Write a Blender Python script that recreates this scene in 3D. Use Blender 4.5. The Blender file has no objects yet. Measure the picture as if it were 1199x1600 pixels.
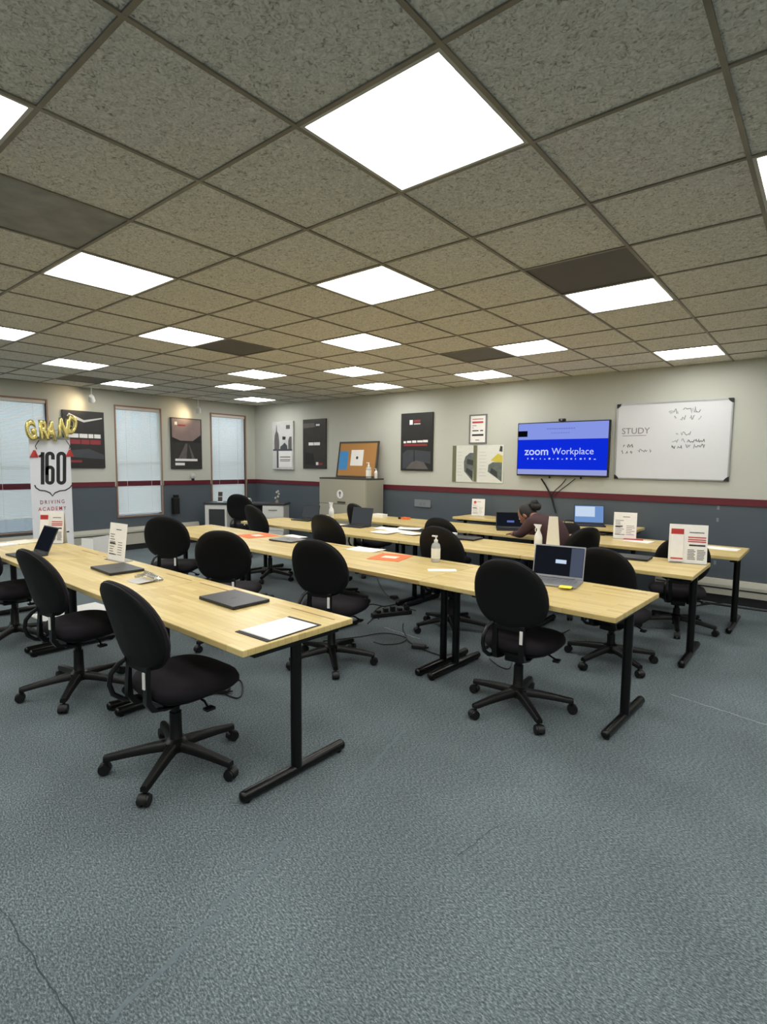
import bpy, bmesh, math, random
from mathutils import Vector, Matrix
random.seed(7)
SC = bpy.context.scene
COL = SC.collection
PI = math.pi

# ------------------------------------------------------------------ camera
F, YAW, PITCH, ROLL = 852.1, 0.6868, -0.0884, 0.0099
T, CH = 0.6096, 2.743                      # ceiling module, ceiling height
EYE = CH - 1.9391 * T
OA, OB = -1.2509 * T, -0.5309 * T          # offset of the ceiling grid
cy, sy, cp, sp = math.cos(YAW), math.sin(YAW), math.cos(PITCH), math.sin(PITCH)
FW = Vector((-sy * cp, cy * cp, sp))
R0 = Vector((cy, sy, 0)); U0 = R0.cross(FW)
RT = math.cos(ROLL) * R0 + math.sin(ROLL) * U0
UP = -math.sin(ROLL) * R0 + math.cos(ROLL) * U0
CAM = Vector((0, 0, EYE))
cam_d = bpy.data.cameras.new('camera'); cam = bpy.data.objects.new('camera', cam_d); COL.objects.link(cam)
cam_d.sensor_fit = 'HORIZONTAL'; cam_d.sensor_width = 36; cam_d.lens = 36 * F / 1199
cam_d.clip_start = 0.02
M = Matrix((RT, UP, -FW)).transposed().to_4x4(); M.translation = CAM
cam.matrix_world = M
SC.camera = cam
# ------------------------------------------------------------------ world, exposure
SC.view_settings.view_transform = 'Standard'; SC.view_settings.look = 'None'
SC.view_settings.gamma = 1; SC.view_settings.use_curve_mapping = False
SC.view_settings.exposure = 0.0
LAMP = 14.5
w = bpy.data.worlds.new('world'); SC.world = w; w.use_nodes = True
w.node_tree.nodes['Background'].inputs[0].default_value = (0.90, 0.95, 1.0, 1)
w.node_tree.nodes['Background'].inputs[1].default_value = 5.0


def ray(x, y): return FW + RT * ((x - 599.5) / F) - UP * ((y - 800) / F)
def onZ(x, y, z=0.0): d = ray(x, y); return CAM + d * ((z - EYE) / d.z)
def onX(x, y, v): d = ray(x, y); return CAM + d * (v / d.x)
def onY(x, y, v): d = ray(x, y); return CAM + d * (v / d.y)
def proj(p):
    q = Vector(p) - CAM; k = q.dot(FW)
    return (599.5 + F * q.dot(RT) / k, 800 - F * q.dot(UP) / k, k)


# ------------------------------------------------------------------ materials
def lin(c):
    def g(v):
        v /= 255.0
        return v / 12.92 if v <= 0.04045 else ((v + 0.055) / 1.055) ** 2.4
    return tuple(g(v) for v in c) + (1,)


MATS = {}
def mat(name, c, rough=0.6, metal=0.0, var=0.06, scale=30.0, bump=0.0, emit=0.0, trans=0.0, alpha=1.0, spec=0.5):
    m = bpy.data.materials.new(name); m.use_nodes = True
    n = m.node_tree.nodes; l = m.node_tree.links; b = n['Principled BSDF']
    tc = n.new('ShaderNodeTexCoord'); nz = n.new('ShaderNodeTexNoise'); nz.inputs['Scale'].default_value = scale
    nz.inputs['Detail'].default_value = 3
    l.new(tc.outputs['Object'], nz.inputs['Vector'])
    mr = n.new('ShaderNodeMapRange'); mr.inputs['To Min'].default_value = 1 - var; mr.inputs['To Max'].default_value = 1 + var
    l.new(nz.outputs['Fac'], mr.inputs['Value'])
    mx = n.new('ShaderNodeVectorMath'); mx.operation = 'SCALE'; mx.inputs[0].default_value = lin(c)[:3]
    l.new(mr.outputs[0], mx.inputs['Scale']); l.new(mx.outputs[0], b.inputs['Base Color'])
    b.inputs['Roughness'].default_value = rough; b.inputs['Metallic'].default_value = metal
    b.inputs['Specular IOR Level'].default_value = spec
    if bump:
        bp = n.new('ShaderNodeBump'); bp.inputs['Strength'].default_value = bump; bp.inputs['Distance'].default_value = 0.002
        l.new(nz.outputs['Fac'], bp.inputs['Height']); l.new(bp.outputs[0], b.inputs['Normal'])
    if emit:
        b.inputs['Emission Color'].default_value = lin(c); b.inputs['Emission Strength'].default_value = emit
    if trans: b.inputs['Transmission Weight'].default_value = trans
    b.inputs['Alpha'].default_value = alpha
    MATS[name] = m
    return m


mat('white', (232, 232, 228), .5); mat('paper', (238, 236, 230), .8); mat('cream', (222, 216, 196), .6)
mat('black', (13, 13, 14), .45); mat('fabric', (30, 27, 31), .9, var=.25, scale=400, bump=.3, spec=.25)
mat('shell', (10, 10, 10), .6, var=.1, scale=500, bump=.1, spec=.3)
mat('plastic', (11, 11, 11), .38, spec=.35); mat('blackmetal', (6, 6, 6), .28, spec=.4)
mat('chrome', (190, 190, 190), .25, 1.0); mat('tag', (225, 225, 220), .6)
mat('rubber', (7, 7, 7), .5); mat('upright', (20, 20, 21), .28, .3)
mat('beige_metal', (160, 158, 142), .45, var=.02); mat('dark_top', (62, 60, 50), .5)
mat('maroon', (92, 18, 32), .5, var=.1); mat('wood_trim', (150, 118, 98), .5, var=.15)
mat('heater', (176, 174, 160), .45, var=.03); mat('heater_dark', (22, 23, 26), .7)
mat('blind', (226, 232, 232), .6, var=.03); mat('headrail', (214, 206, 196), .5)
mat('lap_dark', (52, 53, 56), .4, .3); mat('lap_black', (22, 22, 24), .4); mat('lap_silver', (150, 152, 156), .35, .6)
mat('keys', (30, 30, 32), .6); mat('keys_grey', (110, 112, 116), .6)
mat('orange', (226, 112, 58), .7); mat('yellow', (236, 220, 60), .7); mat('red', (176, 46, 40), .6)
mat('blue_paper', (62, 140, 200), .7); mat('green_paper', (176, 190, 170), .8)
mat('ink', (40, 40, 42), .8); mat('ink_grey', (120, 120, 120), .8); mat('ink_red', (190, 70, 70), .8); mat('ink_lgrey', (186, 184, 178), .8)
mat('poster_black', (34, 34, 33), .35, var=.35, scale=6); mat('poster_dark', (50, 50, 48), .35, var=.5, scale=9)
mat('poster_mid', (96, 92, 90), .35, var=.25, scale=10); mat('poster_light', (200, 200, 198), .4, var=.15, scale=8)
mat('poster_pinkgrey', (142, 124, 122), .35, var=.2, scale=8); mat('poster_white', (232, 230, 228), .4)
mat('poster_red', (140, 46, 52), .4); mat('poster_slate', (62, 66, 72), .35, var=.2, scale=7)
mat('olive', (104, 106, 78), .6); mat('pic_yellow', (206, 190, 70), .5); mat('pic_grey', (96, 104, 100), .5, var=.5, scale=30)
mat('pic_teal', (218, 220, 210), .5); mat('pic_dark', (52, 56, 54), .5, var=.3, scale=20)
mat('cork', (176, 128, 72), .9, var=.25, scale=250, bump=.4)
mat('wbframe', (170, 172, 172), .35, .7); mat('whiteboard', (214, 216, 218), .18, var=.01)
mat('gold', (222, 206, 130), .26, .85, var=.15, scale=14)
mat('clear', (236, 238, 236), .08, trans=.85); mat('gel', (226, 230, 226), .15, trans=.6); mat('label', (226, 224, 212), .6)
mat('banner', (226, 228, 232), .55, var=.02); mat('outlet', (122, 128, 132), .5)
mat('skin', (150, 104, 82), .55, var=.1); mat('hair', (24, 20, 19), .6, var=.3, scale=80, bump=.5); mat('hoodie', (62, 40, 42), .95, var=.2, scale=60, bump=.4)
mat('jeans', (34, 40, 54), .9, var=.2, scale=90); mat('shoe', (40, 40, 42), .7)
mat('desk_white', (212, 212, 206), .5); mat('desk_dark', (48, 50, 52), .5)
mat('gridbar', (136, 129, 113), .5, var=.7, scale=4); mat('vent', (92, 88, 78), .6, var=.12, scale=8)
mat('stain', (150, 150, 146), .7, var=.5, scale=7)
mat('fix_frame', (196, 194, 184), .5)
mat('wall_plain', (198, 197, 184), .8, var=.02)
mat('plug_dark', (28, 28, 30), .5)
mat('scuff', (142, 152, 155), .95, var=.3, scale=60); mat('seam_light', (94, 107, 112), .95, var=.3, scale=60); mat('seam_dark', (56, 64, 68), .95, var=.3, scale=60)
mat('slot', (150, 116, 72), .7)
mat('glass', (200, 215, 220), .05, trans=1.0)


def emis(name, c, s):
    m = bpy.data.materials.new(name); m.use_nodes = True
    n = m.node_tree.nodes; n.clear(); o = n.new('ShaderNodeOutputMaterial'); e = n.new('ShaderNodeEmission')
    e.inputs[0].default_value = lin(c); e.inputs[1].default_value = s
    m.node_tree.links.new(e.outputs[0], o.inputs[0]); MATS[name] = m
    return m


emis('diffuser', (254, 252, 249), LAMP); emis('bulb', (255, 226, 170), 14)
emis('scr_blue', (14, 44, 214), 1.0); emis('scr_light', (134, 150, 226), 1.0); emis('scr_pale', (150, 158, 214), 1.0)
emis('scr_text', (196, 208, 255), 1.0); emis('scr_black', (8, 8, 16), 1.0); emis('scr_grey', (96, 112, 186), 1.0)
emis('scr_dgrey', (66, 70, 72), 1.0); emis('scr_win', (196, 214, 236), 1.0); emis('scr_winb', (110, 146, 200), 1.0); emis('scr_dark', (22, 26, 32), 1.0); emis('scr_side', (72, 80, 98), 1.0)


def nodes(name):
    m = bpy.data.materials.new(name); m.use_nodes = True; MATS[name] = m
    return m, m.node_tree.nodes, m.node_tree.links, m.node_tree.nodes['Principled BSDF']


def ramp(n, stops):
    r = n.new('ShaderNodeValToRGB'); e = r.color_ramp.elements
    while len(e) < len(stops): e.new(0.5)
    for i, (p, c) in enumerate(stops): e[i].position = p; e[i].color = lin(c)
    return r


def m_carpet():
    m, n, l, b = nodes('carpet'); tc = n.new('ShaderNodeTexCoord')
    mp = n.new('ShaderNodeMapping'); mp.inputs['Scale'].default_value = (1, 2.2, 1); mp.inputs['Rotation'].default_value = (0, 0, .5)
    l.new(tc.outputs['Object'], mp.inputs[0])
    a = n.new('ShaderNodeTexNoise'); a.inputs['Scale'].default_value = 80; a.inputs['Detail'].default_value = 6; a.inputs['Roughness'].default_value = .75
    l.new(mp.outputs[0], a.inputs[0])
    c = n.new('ShaderNodeTexNoise'); c.inputs['Scale'].default_value = 1.6; c.inputs['Detail'].default_value = 4; l.new(tc.outputs['Object'], c.inputs[0])
    r = ramp(n, [(0.34, (50, 57, 60)), (0.5, (91, 102, 105)), (0.66, (146, 155, 157))]); l.new(a.outputs['Fac'], r.inputs[0])
    mr = n.new('ShaderNodeMapRange'); mr.inputs['From Min'].default_value = .3; mr.inputs['From Max'].default_value = .7
    mr.inputs['To Min'].default_value = .86; mr.inputs['To Max'].default_value = 1.14; l.new(c.outputs['Fac'], mr.inputs[0])
    v = n.new('ShaderNodeVectorMath'); v.operation = 'SCALE'; l.new(r.outputs[0], v.inputs[0]); l.new(mr.outputs[0], v.inputs['Scale'])
    l.new(v.outputs[0], b.inputs['Base Color']); b.inputs['Roughness'].default_value = .95; b.inputs['Specular IOR Level'].default_value = .15
    bp = n.new('ShaderNodeBump'); bp.inputs['Strength'].default_value = .15; bp.inputs['Distance'].default_value = .003
    l.new(a.outputs['Fac'], bp.inputs['Height']); l.new(bp.outputs[0], b.inputs['Normal'])


def m_tile():
    m, n, l, b = nodes('tile'); tc = n.new('ShaderNodeTexCoord'); oi = n.new('ShaderNodeObjectInfo')
    ad = n.new('ShaderNodeVectorMath'); ad.operation = 'MULTIPLY_ADD'; l.new(oi.outputs['Random'], ad.inputs[0]); ad.inputs[1].default_value = (37, 91, 53)
    l.new(tc.outputs['Object'], ad.inputs[2])
    wv = n.new('ShaderNodeTexNoise'); wv.inputs['Scale'].default_value = 9; l.new(ad.outputs[0], wv.inputs[0])
    a = n.new('ShaderNodeTexNoise'); a.inputs['Scale'].default_value = 52; a.inputs['Detail'].default_value = 3; a.inputs['Distortion'].default_value = 1.6
    l.new(ad.outputs[0], a.inputs[0])
    r = ramp(n, [(0.28, (146, 144, 134)), (0.40, (204, 202, 192)), (0.55, (226, 224, 215)), (0.72, (242, 240, 232))]); l.new(a.outputs['Fac'], r.inputs[0])  # relief light painted into the colour: shaded fissures, highlights on the ridges
    l.new(r.outputs[0], b.inputs['Base Color']); b.inputs['Roughness'].default_value = .95; b.inputs['Specular IOR Level'].default_value = .1
    bp = n.new('ShaderNodeBump'); bp.inputs['Strength'].default_value = 1.0; bp.inputs['Distance'].default_value = .006
    l.new(a.outputs['Fac'], bp.inputs['Height']); l.new(bp.outputs[0], b.inputs['Normal'])


def m_wood():
    m, n, l, b = nodes('butcher'); tc = n.new('ShaderNodeTexCoord'); oi = n.new('ShaderNodeObjectInfo')
    ad = n.new('ShaderNodeVectorMath'); ad.operation = 'MULTIPLY_ADD'; l.new(oi.outputs['Random'], ad.inputs[0]); ad.inputs[1].default_value = (3.7, 1.1, 0)
    l.new(tc.outputs['Object'], ad.inputs[2])
    br = n.new('ShaderNodeTexBrick'); br.inputs['Scale'].default_value = 1; br.inputs['Brick Width'].default_value = .42; br.inputs['Row Height'].default_value = .042
    br.inputs['Mortar Size'].default_value = .0008; br.inputs['Bias'].default_value = 0
    br.inputs['Color1'].default_value = lin((214, 194, 134)); br.inputs['Color2'].default_value = lin((196, 172, 110)); br.inputs['Mortar'].default_value = lin((172, 144, 90))
    l.new(ad.outputs[0], br.inputs[0])
    mp = n.new('ShaderNodeMapping'); mp.inputs['Scale'].default_value = (4, 60, 60); l.new(ad.outputs[0], mp.inputs[0])
    g = n.new('ShaderNodeTexNoise'); g.inputs['Scale'].default_value = 1.4; g.inputs['Detail'].default_value = 5; l.new(mp.outputs[0], g.inputs[0])
    mr = n.new('ShaderNodeMapRange'); mr.inputs['To Min'].default_value = .86; mr.inputs['To Max'].default_value = 1.12; l.new(g.outputs['Fac'], mr.inputs[0])
    v = n.new('ShaderNodeVectorMath'); v.operation = 'SCALE'; l.new(br.outputs[0], v.inputs[0]); l.new(mr.outputs[0], v.inputs['Scale'])
    l.new(v.outputs[0], b.inputs['Base Color']); b.inputs['Roughness'].default_value = .34; b.inputs['Specular IOR Level'].default_value = .4


def m_wall(name, c):
    m, n, l, b = nodes(name); tc = n.new('ShaderNodeTexCoord')
    a = n.new('ShaderNodeTexNoise'); a.inputs['Scale'].default_value = 2.5; a.inputs['Detail'].default_value = 3; l.new(tc.outputs['Object'], a.inputs[0])
    mr = n.new('ShaderNodeMapRange'); mr.inputs['To Min'].default_value = .95; mr.inputs['To Max'].default_value = 1.05; l.new(a.outputs['Fac'], mr.inputs[0])
    v = n.new('ShaderNodeVectorMath'); v.operation = 'SCALE'; v.inputs[0].default_value = lin(c)[:3]; l.new(mr.outputs[0], v.inputs['Scale'])
    l.new(v.outputs[0], b.inputs['Base Color']); b.inputs['Roughness'].default_value = .6
    f = n.new('ShaderNodeTexNoise'); f.inputs['Scale'].default_value = 220; l.new(tc.outputs['Object'], f.inputs[0])
    bp = n.new('ShaderNodeBump'); bp.inputs['Strength'].default_value = .12; bp.inputs['Distance'].default_value = .002
    l.new(f.outputs['Fac'], bp.inputs['Height']); l.new(bp.outputs[0], b.inputs['Normal'])


m_carpet(); m_tile(); m_wood(); m_wall('wall_up', (189, 191, 180)); m_wall('wall_low', (78, 87, 94))


def m_slat():
    m, n, l, b = nodes('slat'); b.inputs['Base Color'].default_value = lin((232, 236, 236)); b.inputs['Roughness'].default_value = .5
    t = n.new('ShaderNodeBsdfTranslucent'); t.inputs[0].default_value = lin((214, 222, 226)); mx = n.new('ShaderNodeMixShader'); mx.inputs[0].default_value = .25
    o = n['Material Output']; l.new(b.outputs[0], mx.inputs[1]); l.new(t.outputs[0], mx.inputs[2]); l.new(mx.outputs[0], o.inputs[0])
    nz = n.new('ShaderNodeTexNoise'); nz.inputs['Scale'].default_value = 3
m_slat()


# ------------------------------------------------------------------ mesh builder
class MB:
    def __init__(s): s.v = []; s.f = []; s.m = []; s.cur = 0
    def add(s, vs, fs, M=None):
        o = len(s.v)
        s.v += [tuple(M @ Vector(p)) if M else tuple(p) for p in vs]
        s.f += [tuple(i + o for i in f) for f in fs]; s.m += [s.cur] * len(fs)
        return s
    def box(s, a, b, M=None, bev=0.0):
        x0, y0, z0 = (min(a[i], b[i]) for i in range(3)); x1, y1, z1 = (max(a[i], b[i]) for i in range(3))
        vs = [(x0, y0, z0), (x1, y0, z0), (x1, y1, z0), (x0, y1, z0), (x0, y0, z1), (x1, y0, z1), (x1, y1, z1), (x0, y1, z1)]
        fs = [(0, 3, 2, 1), (4, 5, 6, 7), (0, 1, 5, 4), (1, 2, 6, 5), (2, 3, 7, 6), (3, 0, 4, 7)]
        if bev:
            bm = bmesh.new(); bv = [bm.verts.new(p) for p in vs]
            for f in fs: bm.faces.new([bv[i] for i in f])
            bmesh.ops.bevel(bm, geom=bm.edges[:], offset=bev, segments=2, affect='EDGES', profile=.5)
            bm.verts.index_update()
            vs = [p.co.copy() for p in bm.verts]; fs = [[q.index for q in f.verts] for f in bm.faces]; bm.free()
        return s.add(vs, fs, M)
    def loft(s, rings, M=None, cap0=True, cap1=True, closed=False):
        n = len(rings[0]); vs = [p for r in rings for p in r]; fs = []
        k = len(rings)
        for i in range(k if closed else k - 1):
            a = i * n; b = ((i + 1) % k) * n
            for j in range(n): fs.append((a + j, a + (j + 1) % n, b + (j + 1) % n, b + j))
        if not closed:
            if cap0: fs.append(tuple(reversed(range(n))))
            if cap1: fs.append(tuple(range((k - 1) * n, k * n)))
        return s.add(vs, fs, M)
    def cyl(s, p0, p1, r0, r1=None, n=14, M=None):
        r1 = r0 if r1 is None else r1
        p0 = Vector(p0); p1 = Vector(p1); d = (p1 - p0).normalized()
        a = d.orthogonal().normalized(); b = d.cross(a)
        rg = lambda p, r: [p + a * (r * math.cos(2 * PI * i / n)) + b * (r * math.sin(2 * PI * i / n)) for i in range(n)]
        return s.loft([rg(p0, r0), rg(p1, r1)], M)
    def tube(s, pts, r, n=6, M=None):
        pts = [Vector(p) for p in pts]; rings = []; a = None
        for i, p in enumerate(pts):
            d = (pts[min(i + 1, len(pts) - 1)] - pts[max(i - 1, 0)]).normalized()
            a = d.orthogonal().normalized() if a is None else (a - d * a.dot(d)).normalized()
            b = d.cross(a)
            rr = r[i] if isinstance(r, (list, tuple)) else r
            rings.append([p + a * (rr * math.cos(2 * PI * k / n)) + b * (rr * math.sin(2 * PI * k / n)) for k in range(n)])
        return s.loft(rings, M)
    def lathe(s, prof, n=18, M=None, c=(0, 0)):
        return s.loft([[(c[0] + r * math.cos(2 * PI * i / n), c[1] + r * math.sin(2 * PI * i / n), z) for i in range(n)] for r, z in prof], M)
    def ball(s, c, r, n=12, M=None):
        rx, ry, rz = r if isinstance(r, (tuple, list)) else (r, r, r)
        rings = []
        for j in range(0, n // 2 + 1):
            t = -PI / 2 + PI * j / (n // 2); q = max(math.cos(t), .02)
            rings.append([(c[0] + rx * q * math.cos(2 * PI * i / n), c[1] + ry * q * math.sin(2 * PI * i / n), c[2] + rz * math.sin(t)) for i in range(n)])
        return s.loft(rings, M)
    def poly(s, pts, y0, y1, M=None):      # outline in xz, extruded along y
        return s.loft([[(x, y0, z) for x, z in pts], [(x, y1, z) for x, z in pts]], M)
    def quad(s, x0, z0, x1, z1, y, t=.0008, M=None): return s.box((x0, y - t, z0), (x1, y, z1), M)
    def mesh(s, name, mats, smooth=False):
        me = bpy.data.meshes.new(name); me.from_pydata(s.v, [], s.f)
        mats = mats if isinstance(mats, (list, tuple)) else [mats]
        for k in mats: me.materials.append(MATS[k])
        if len(mats) > 1: me.polygons.foreach_set('material_index', s.m)
        bm = bmesh.new(); bm.from_mesh(me); bmesh.ops.recalc_face_normals(bm, faces=bm.faces[:]); bm.to_mesh(me); bm.free()
        if smooth:
            me.polygons.foreach_set('use_smooth', [True] * len(me.polygons))
            try: me.set_sharp_from_angle(angle=math.radians(42))
            except Exception: pass
        me.update(); return me
    def build(s, name, mats, parent=None, smooth=False, label=None):
        return link(name, s.mesh(name, mats, smooth), parent, label)


def link(name, me, parent=None, label=None):
    o = bpy.data.objects.new(name, me); COL.objects.link(o)
    if parent: o.parent = parent
    if label: o['label'] = label
    return o


def tag(o, label, cat, group=None):
    o['label'] = label; o['category'] = cat
    if group: o['group'] = group
    return o


def thing(name, label, cat, loc=(0, 0, 0), rz=0.0, group=None):
    o = bpy.data.objects.new(name, None); COL.objects.link(o); o.empty_display_size = .1
    o.location = loc; o.rotation_euler = (0, 0, rz)
    return tag(o, label, cat, group)


def struct(o): o['kind'] = 'structure'; return o


def copy_tree(o, parent=None):
    c = o.copy(); COL.objects.link(c)
    if parent: c.parent = parent
    for ch in list(o.children): copy_tree(ch, c)
    return c


def text_mesh(body, size, mname, ext=.0006, bold=0.0, bev=0.0, align='CENTER', xs=1.0, sp=1.0):
    cu = bpy.data.curves.new('t', 'FONT'); cu.body = body; cu.size = size; cu.extrude = ext; cu.offset = bold
    cu.bevel_depth = bev; cu.bevel_resolution = 3; cu.align_x = align; cu.align_y = 'CENTER'; cu.space_character = sp; cu.resolution_u = 4
    ob = bpy.data.objects.new('t', cu)
    me = bpy.data.meshes.new_from_object(ob); bpy.data.objects.remove(ob)
    # text lies in xy facing +z -> stand it up in xz facing -y
    me.transform(Matrix.Rotation(PI / 2, 4, 'X') @ Matrix.Diagonal((xs, 1, 1, 1)))
    me.materials.clear(); me.materials.append(MATS[mname])
    return me


def text(name, body, size, m, parent, x, y, z, **k):
    o = link(name, text_mesh(body, size, m, **k), parent); o.location = (x, y, z); return o


# ------------------------------------------------------------------ room shell
XW, XE, YS, YN = -9.55, 3.2, -3.3, 7.30
RZ0, RZ1 = 1.125, 1.205
fl = struct(MB().box((XW - .2, YS - .2, -.1), (XE + .2, YN + .2, 0)).build('floor', 'carpet'))


def strip(pts, wd, m, name):
    b = MB(); pts = [Vector((p.x, p.y, 0)) for p in pts]; L = []; R = []
    for i, p in enumerate(pts):
        d = (pts[min(i + 1, len(pts) - 1)] - pts[max(i - 1, 0)]).normalized(); nn = Vector((-d.y, d.x, 0)); h = wd * random.uniform(.35, 1) / 2
        L.append(p + nn * h + Vector((0, 0, .0012))); R.append(p - nn * h + Vector((0, 0, .0012)))
    n = len(pts); b.add(L + R, [(i, i + 1, n + i + 1, n + i) for i in range(n - 1)])
    b.build(name, m, fl)


def line(a, b, n=14, j=.006):
    A = onZ(*a); B = onZ(*b)
    return [A.lerp(B, i / n) + Vector((random.uniform(-j, j), random.uniform(-j, j), 0)) for i in range(n + 1)]


strip(line((1050, 1085), (1215, 1138)), .012, 'scuff', 'carpet_scuff')
strip(line((600, 980), (655, 998)), .02, 'scuff', 'carpet_scuff')
strip(line((632, 1140), (560, 1222)), .035, 'seam_light', 'carpet_seam')
strip(line((455, 1310), (170, 1598), 24), .022, 'seam_light', 'carpet_seam')
strip(line((-10, 1400), (118, 1605), 20), .006, 'seam_dark', 'carpet_seam')
strip(line((712, 1340), (780, 1288)), .005, 'seam_dark', 'carpet_seam')


def wall(name, segs, M):
    """segs: boxes in (u0,u1,z0,z1); u runs along the wall, M takes (u, depth, z) to the room"""
    b = MB()
    for u0, u1, z0, z1 in segs:
        for a, c, mi in ((z0, min(z1, RZ0), 1), (max(z0, RZ0), z1, 0)):
            if c > a: b.cur = mi; b.box((u0, 0, a), (u1, .12, c), M)
    return struct(b.build(name, ['wall_up', 'wall_low']))


MN = Matrix.Translation((0, YN, 0))
MW = Matrix.Translation((XW, 0, 0)) @ Matrix.Rotation(PI / 2, 4, 'Z')        # u -> y, depth -> -x
MS = Matrix.Translation((0, YS, 0)) @ Matrix.Rotation(PI, 4, 'Z')
ME = Matrix.Translation((XE, 0, 0)) @ Matrix.Rotation(-PI / 2, 4, 'Z')
WIN = [(2.50, 3.31, .46, 2.49), (4.375, 5.18, .60, 2.50), (6.245, 7.045, .62, 2.51)]
wall('wall_north', [(XW, XE, 0, CH + .1)], MN)
ws = []; u = YS
for a, b_, z0, z1 in WIN:
    ws += [(u, a, 0, CH + .1), (a, b_, 0, z0), (a, b_, z1, CH + .1)]; u = b_
ws.append((u, YN, 0, CH + .1))
wall('wall_west', ws, MW)
wall('wall_south', [(-XE, -XW, 0, CH + .1)], MS)
wall('wall_east', [(-YN, -YS, 0, CH + .1)], ME)
# maroon rail
b = MB().box((XW, -.014, RZ0), (XE, 0, RZ1), MN); struct(b.build('trim_1', 'maroon'))
b = MB(); u = YS
for a, b_, z0, z1 in WIN: b.box((u, -.014, RZ0), (a - .045, 0, RZ1), MW); u = b_ + .045
b.box((u, -.014, RZ0), (YN - .014, 0, RZ1), MW); struct(b.build('trim_2', 'maroon'))

# windows with blinds
for i, (a, b_, z0, z1) in enumerate(WIN):
    wd = struct(thing('window_%d' % (i + 1), 'window', 'window', (XW, (a + b_) / 2, z0), PI / 2)); del wd['category']; del wd['label']
    W = (b_ - a) / 2; H = z1 - z0
    fr = MB(); t = .02
    fr.box((-W - t, -.02, -t), (-W, .10, H + t)).box((W, -.02, -t), (W + t, .10, H + t)).box((-W, -.02, H), (W, .10, H + t)).box((-W, -.02, -t), (W, .10, 0))
    fr.build('window_frame', 'wood_trim', wd)
    MB().box((-W, .085, 0), (W, .09, H)).build('pane', 'glass', wd)
    MB().box((-W, .075, H * .5 - .02), (W, .10, H * .5 + .02)).build('window_sash', 'white', wd)
    # venetian blind
    bl = thing('venetian_blind', ['white venetian blind drawn part way down behind the roll-up banner', 'white venetian blind in the window between the two wall posters',
                                  'white venetian blind in the narrow window beside the room corner'][i], 'window blind', (XW, (a + b_) / 2, z0), PI / 2)
    MB().box((-W + .004, .0, H - .05), (W - .004, .045, H - .002), bev=.004).build('headrail', 'headrail', bl)
    lo = .20 if i == 0 else .03
    s1 = MB(); s2 = MB(); z = H - .06; p = .0225
    while z > lo + .02:
        zz = z + z0; q = s2 if RZ0 - .005 < zz < RZ1 + .005 else s1
        q.add([(-W + .008, .012, z - .011), (W - .008, .012, z - .011), (W - .008, .024, z), (-W + .008, .024, z), (-W + .008, .029, z + .0115), (W - .008, .029, z + .0115)], [(0, 1, 2, 3), (3, 2, 5, 4)])
        z -= p
    s1.build('blind_slats', 'slat', bl)['kind'] = 'stuff'
    s2.build('painted_blind_slats', 'maroon', bl, label='maroon painted band of blind slats')['kind'] = 'stuff'
    MB().box((-W + .008, .008, lo), (W - .008, .03, lo + .02)).build('bottom_rail', 'blind', bl)
    for x in (-W * .55, W * .55): MB().cyl((x, .009, lo + .01), (x, .009, H - .05), .0022, n=5).build('ladder_cord', 'white', bl)

struct(MB().box((XW - 40, -30, -.5), (XW - .3, 40, -.3)).build('ground', 'heater_dark'))

# ceiling: slab, tiles, grid
cl = struct(MB().box((XW - .1, YS - .1, CH + .05), (XE + .1, YN + .1, CH + .12)).build('ceiling', 'white'))
AX = lambda bb: -(bb * T - OB); AYf = lambda aa: aa * T - OA       # grid line b -> x, a -> y
# note: index b grows towards the windows (-x), a towards the screen wall (+y)
LIGHTS = set()
for a in range(-7, 11):
    for bb in range(-7, 16):
        if a % 2 == 1 and bb % 2 == 1 and (a + bb) % 4 == 2: LIGHTS.add((a, bb))
LIGHTS -= {(5, 9), (9, 9)}; LIGHTS |= {(6, 9), (9, 8)}
VENT = {(4, 1): 'vent', (4, 7): 'vent', (7, 4): 'vent', (0, 4): 'stain', (4, 13): 'vent'}
HB = .0085; ZT = CH + .007
tile_me = MB().box((-T / 2 + HB * .6, -T / 2 + HB * .6, 0), (T / 2 - HB * .6, T / 2 - HB * .6, .016)).mesh('ceiling_tile', 'tile')
rest = MB()
lit = []
for a in range(-7, 11):
    for bb in range(-7, 16):
        x1, x0 = AX(bb), AX(bb + 1); y0, y1 = AYf(a), AYf(a + 1)
        x0 = max(x0, XW); x1 = min(x1, XE); y0 = max(y0, YS); y1 = min(y1, YN)
        if x1 - x0 < .05 or y1 - y0 < .05: continue
        full = abs(x1 - x0 - T) < .01 and abs(y1 - y0 - T) < .01
        if (a, bb) in LIGHTS and full: lit.append(((x0 + x1) / 2, (y0 + y1) / 2, a, bb)); continue
        vis = False
        for px, py in ((x0, y0), (x1, y0), (x0, y1), (x1, y1), ((x0 + x1) / 2, (y0 + y1) / 2)):
            q = proj((px, py, CH))
            if q[2] > .2 and -60 < q[0] < 1260 and q[1] > -80: vis = True
        c = ((x0 + x1) / 2, (y0 + y1) / 2, ZT)
        if not vis: rest.box((x0 + .006, y0 + .006, ZT), (x1 - .006, y1 - .006, ZT + .016)); continue
        if (a, bb) in VENT:
            o = MB().box((x0 + .007 - c[0], y0 + .007 - c[1], 0), (x1 - .007 - c[0], y1 - .007 - c[1], .016)).build('return_air_panel', VENT[(a, bb)], cl)
        elif full: o = link('ceiling_tile', tile_me, cl)
        else: o = MB().box((x0 + .007 - c[0], y0 + .007 - c[1], 0), (x1 - .007 - c[0], y1 - .007 - c[1], .016)).build('ceiling_tile', 'tile', cl)
        o.location = c
rest.build('far_ceiling_tiles', 'tile', cl)['kind'] = 'stuff'
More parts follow.
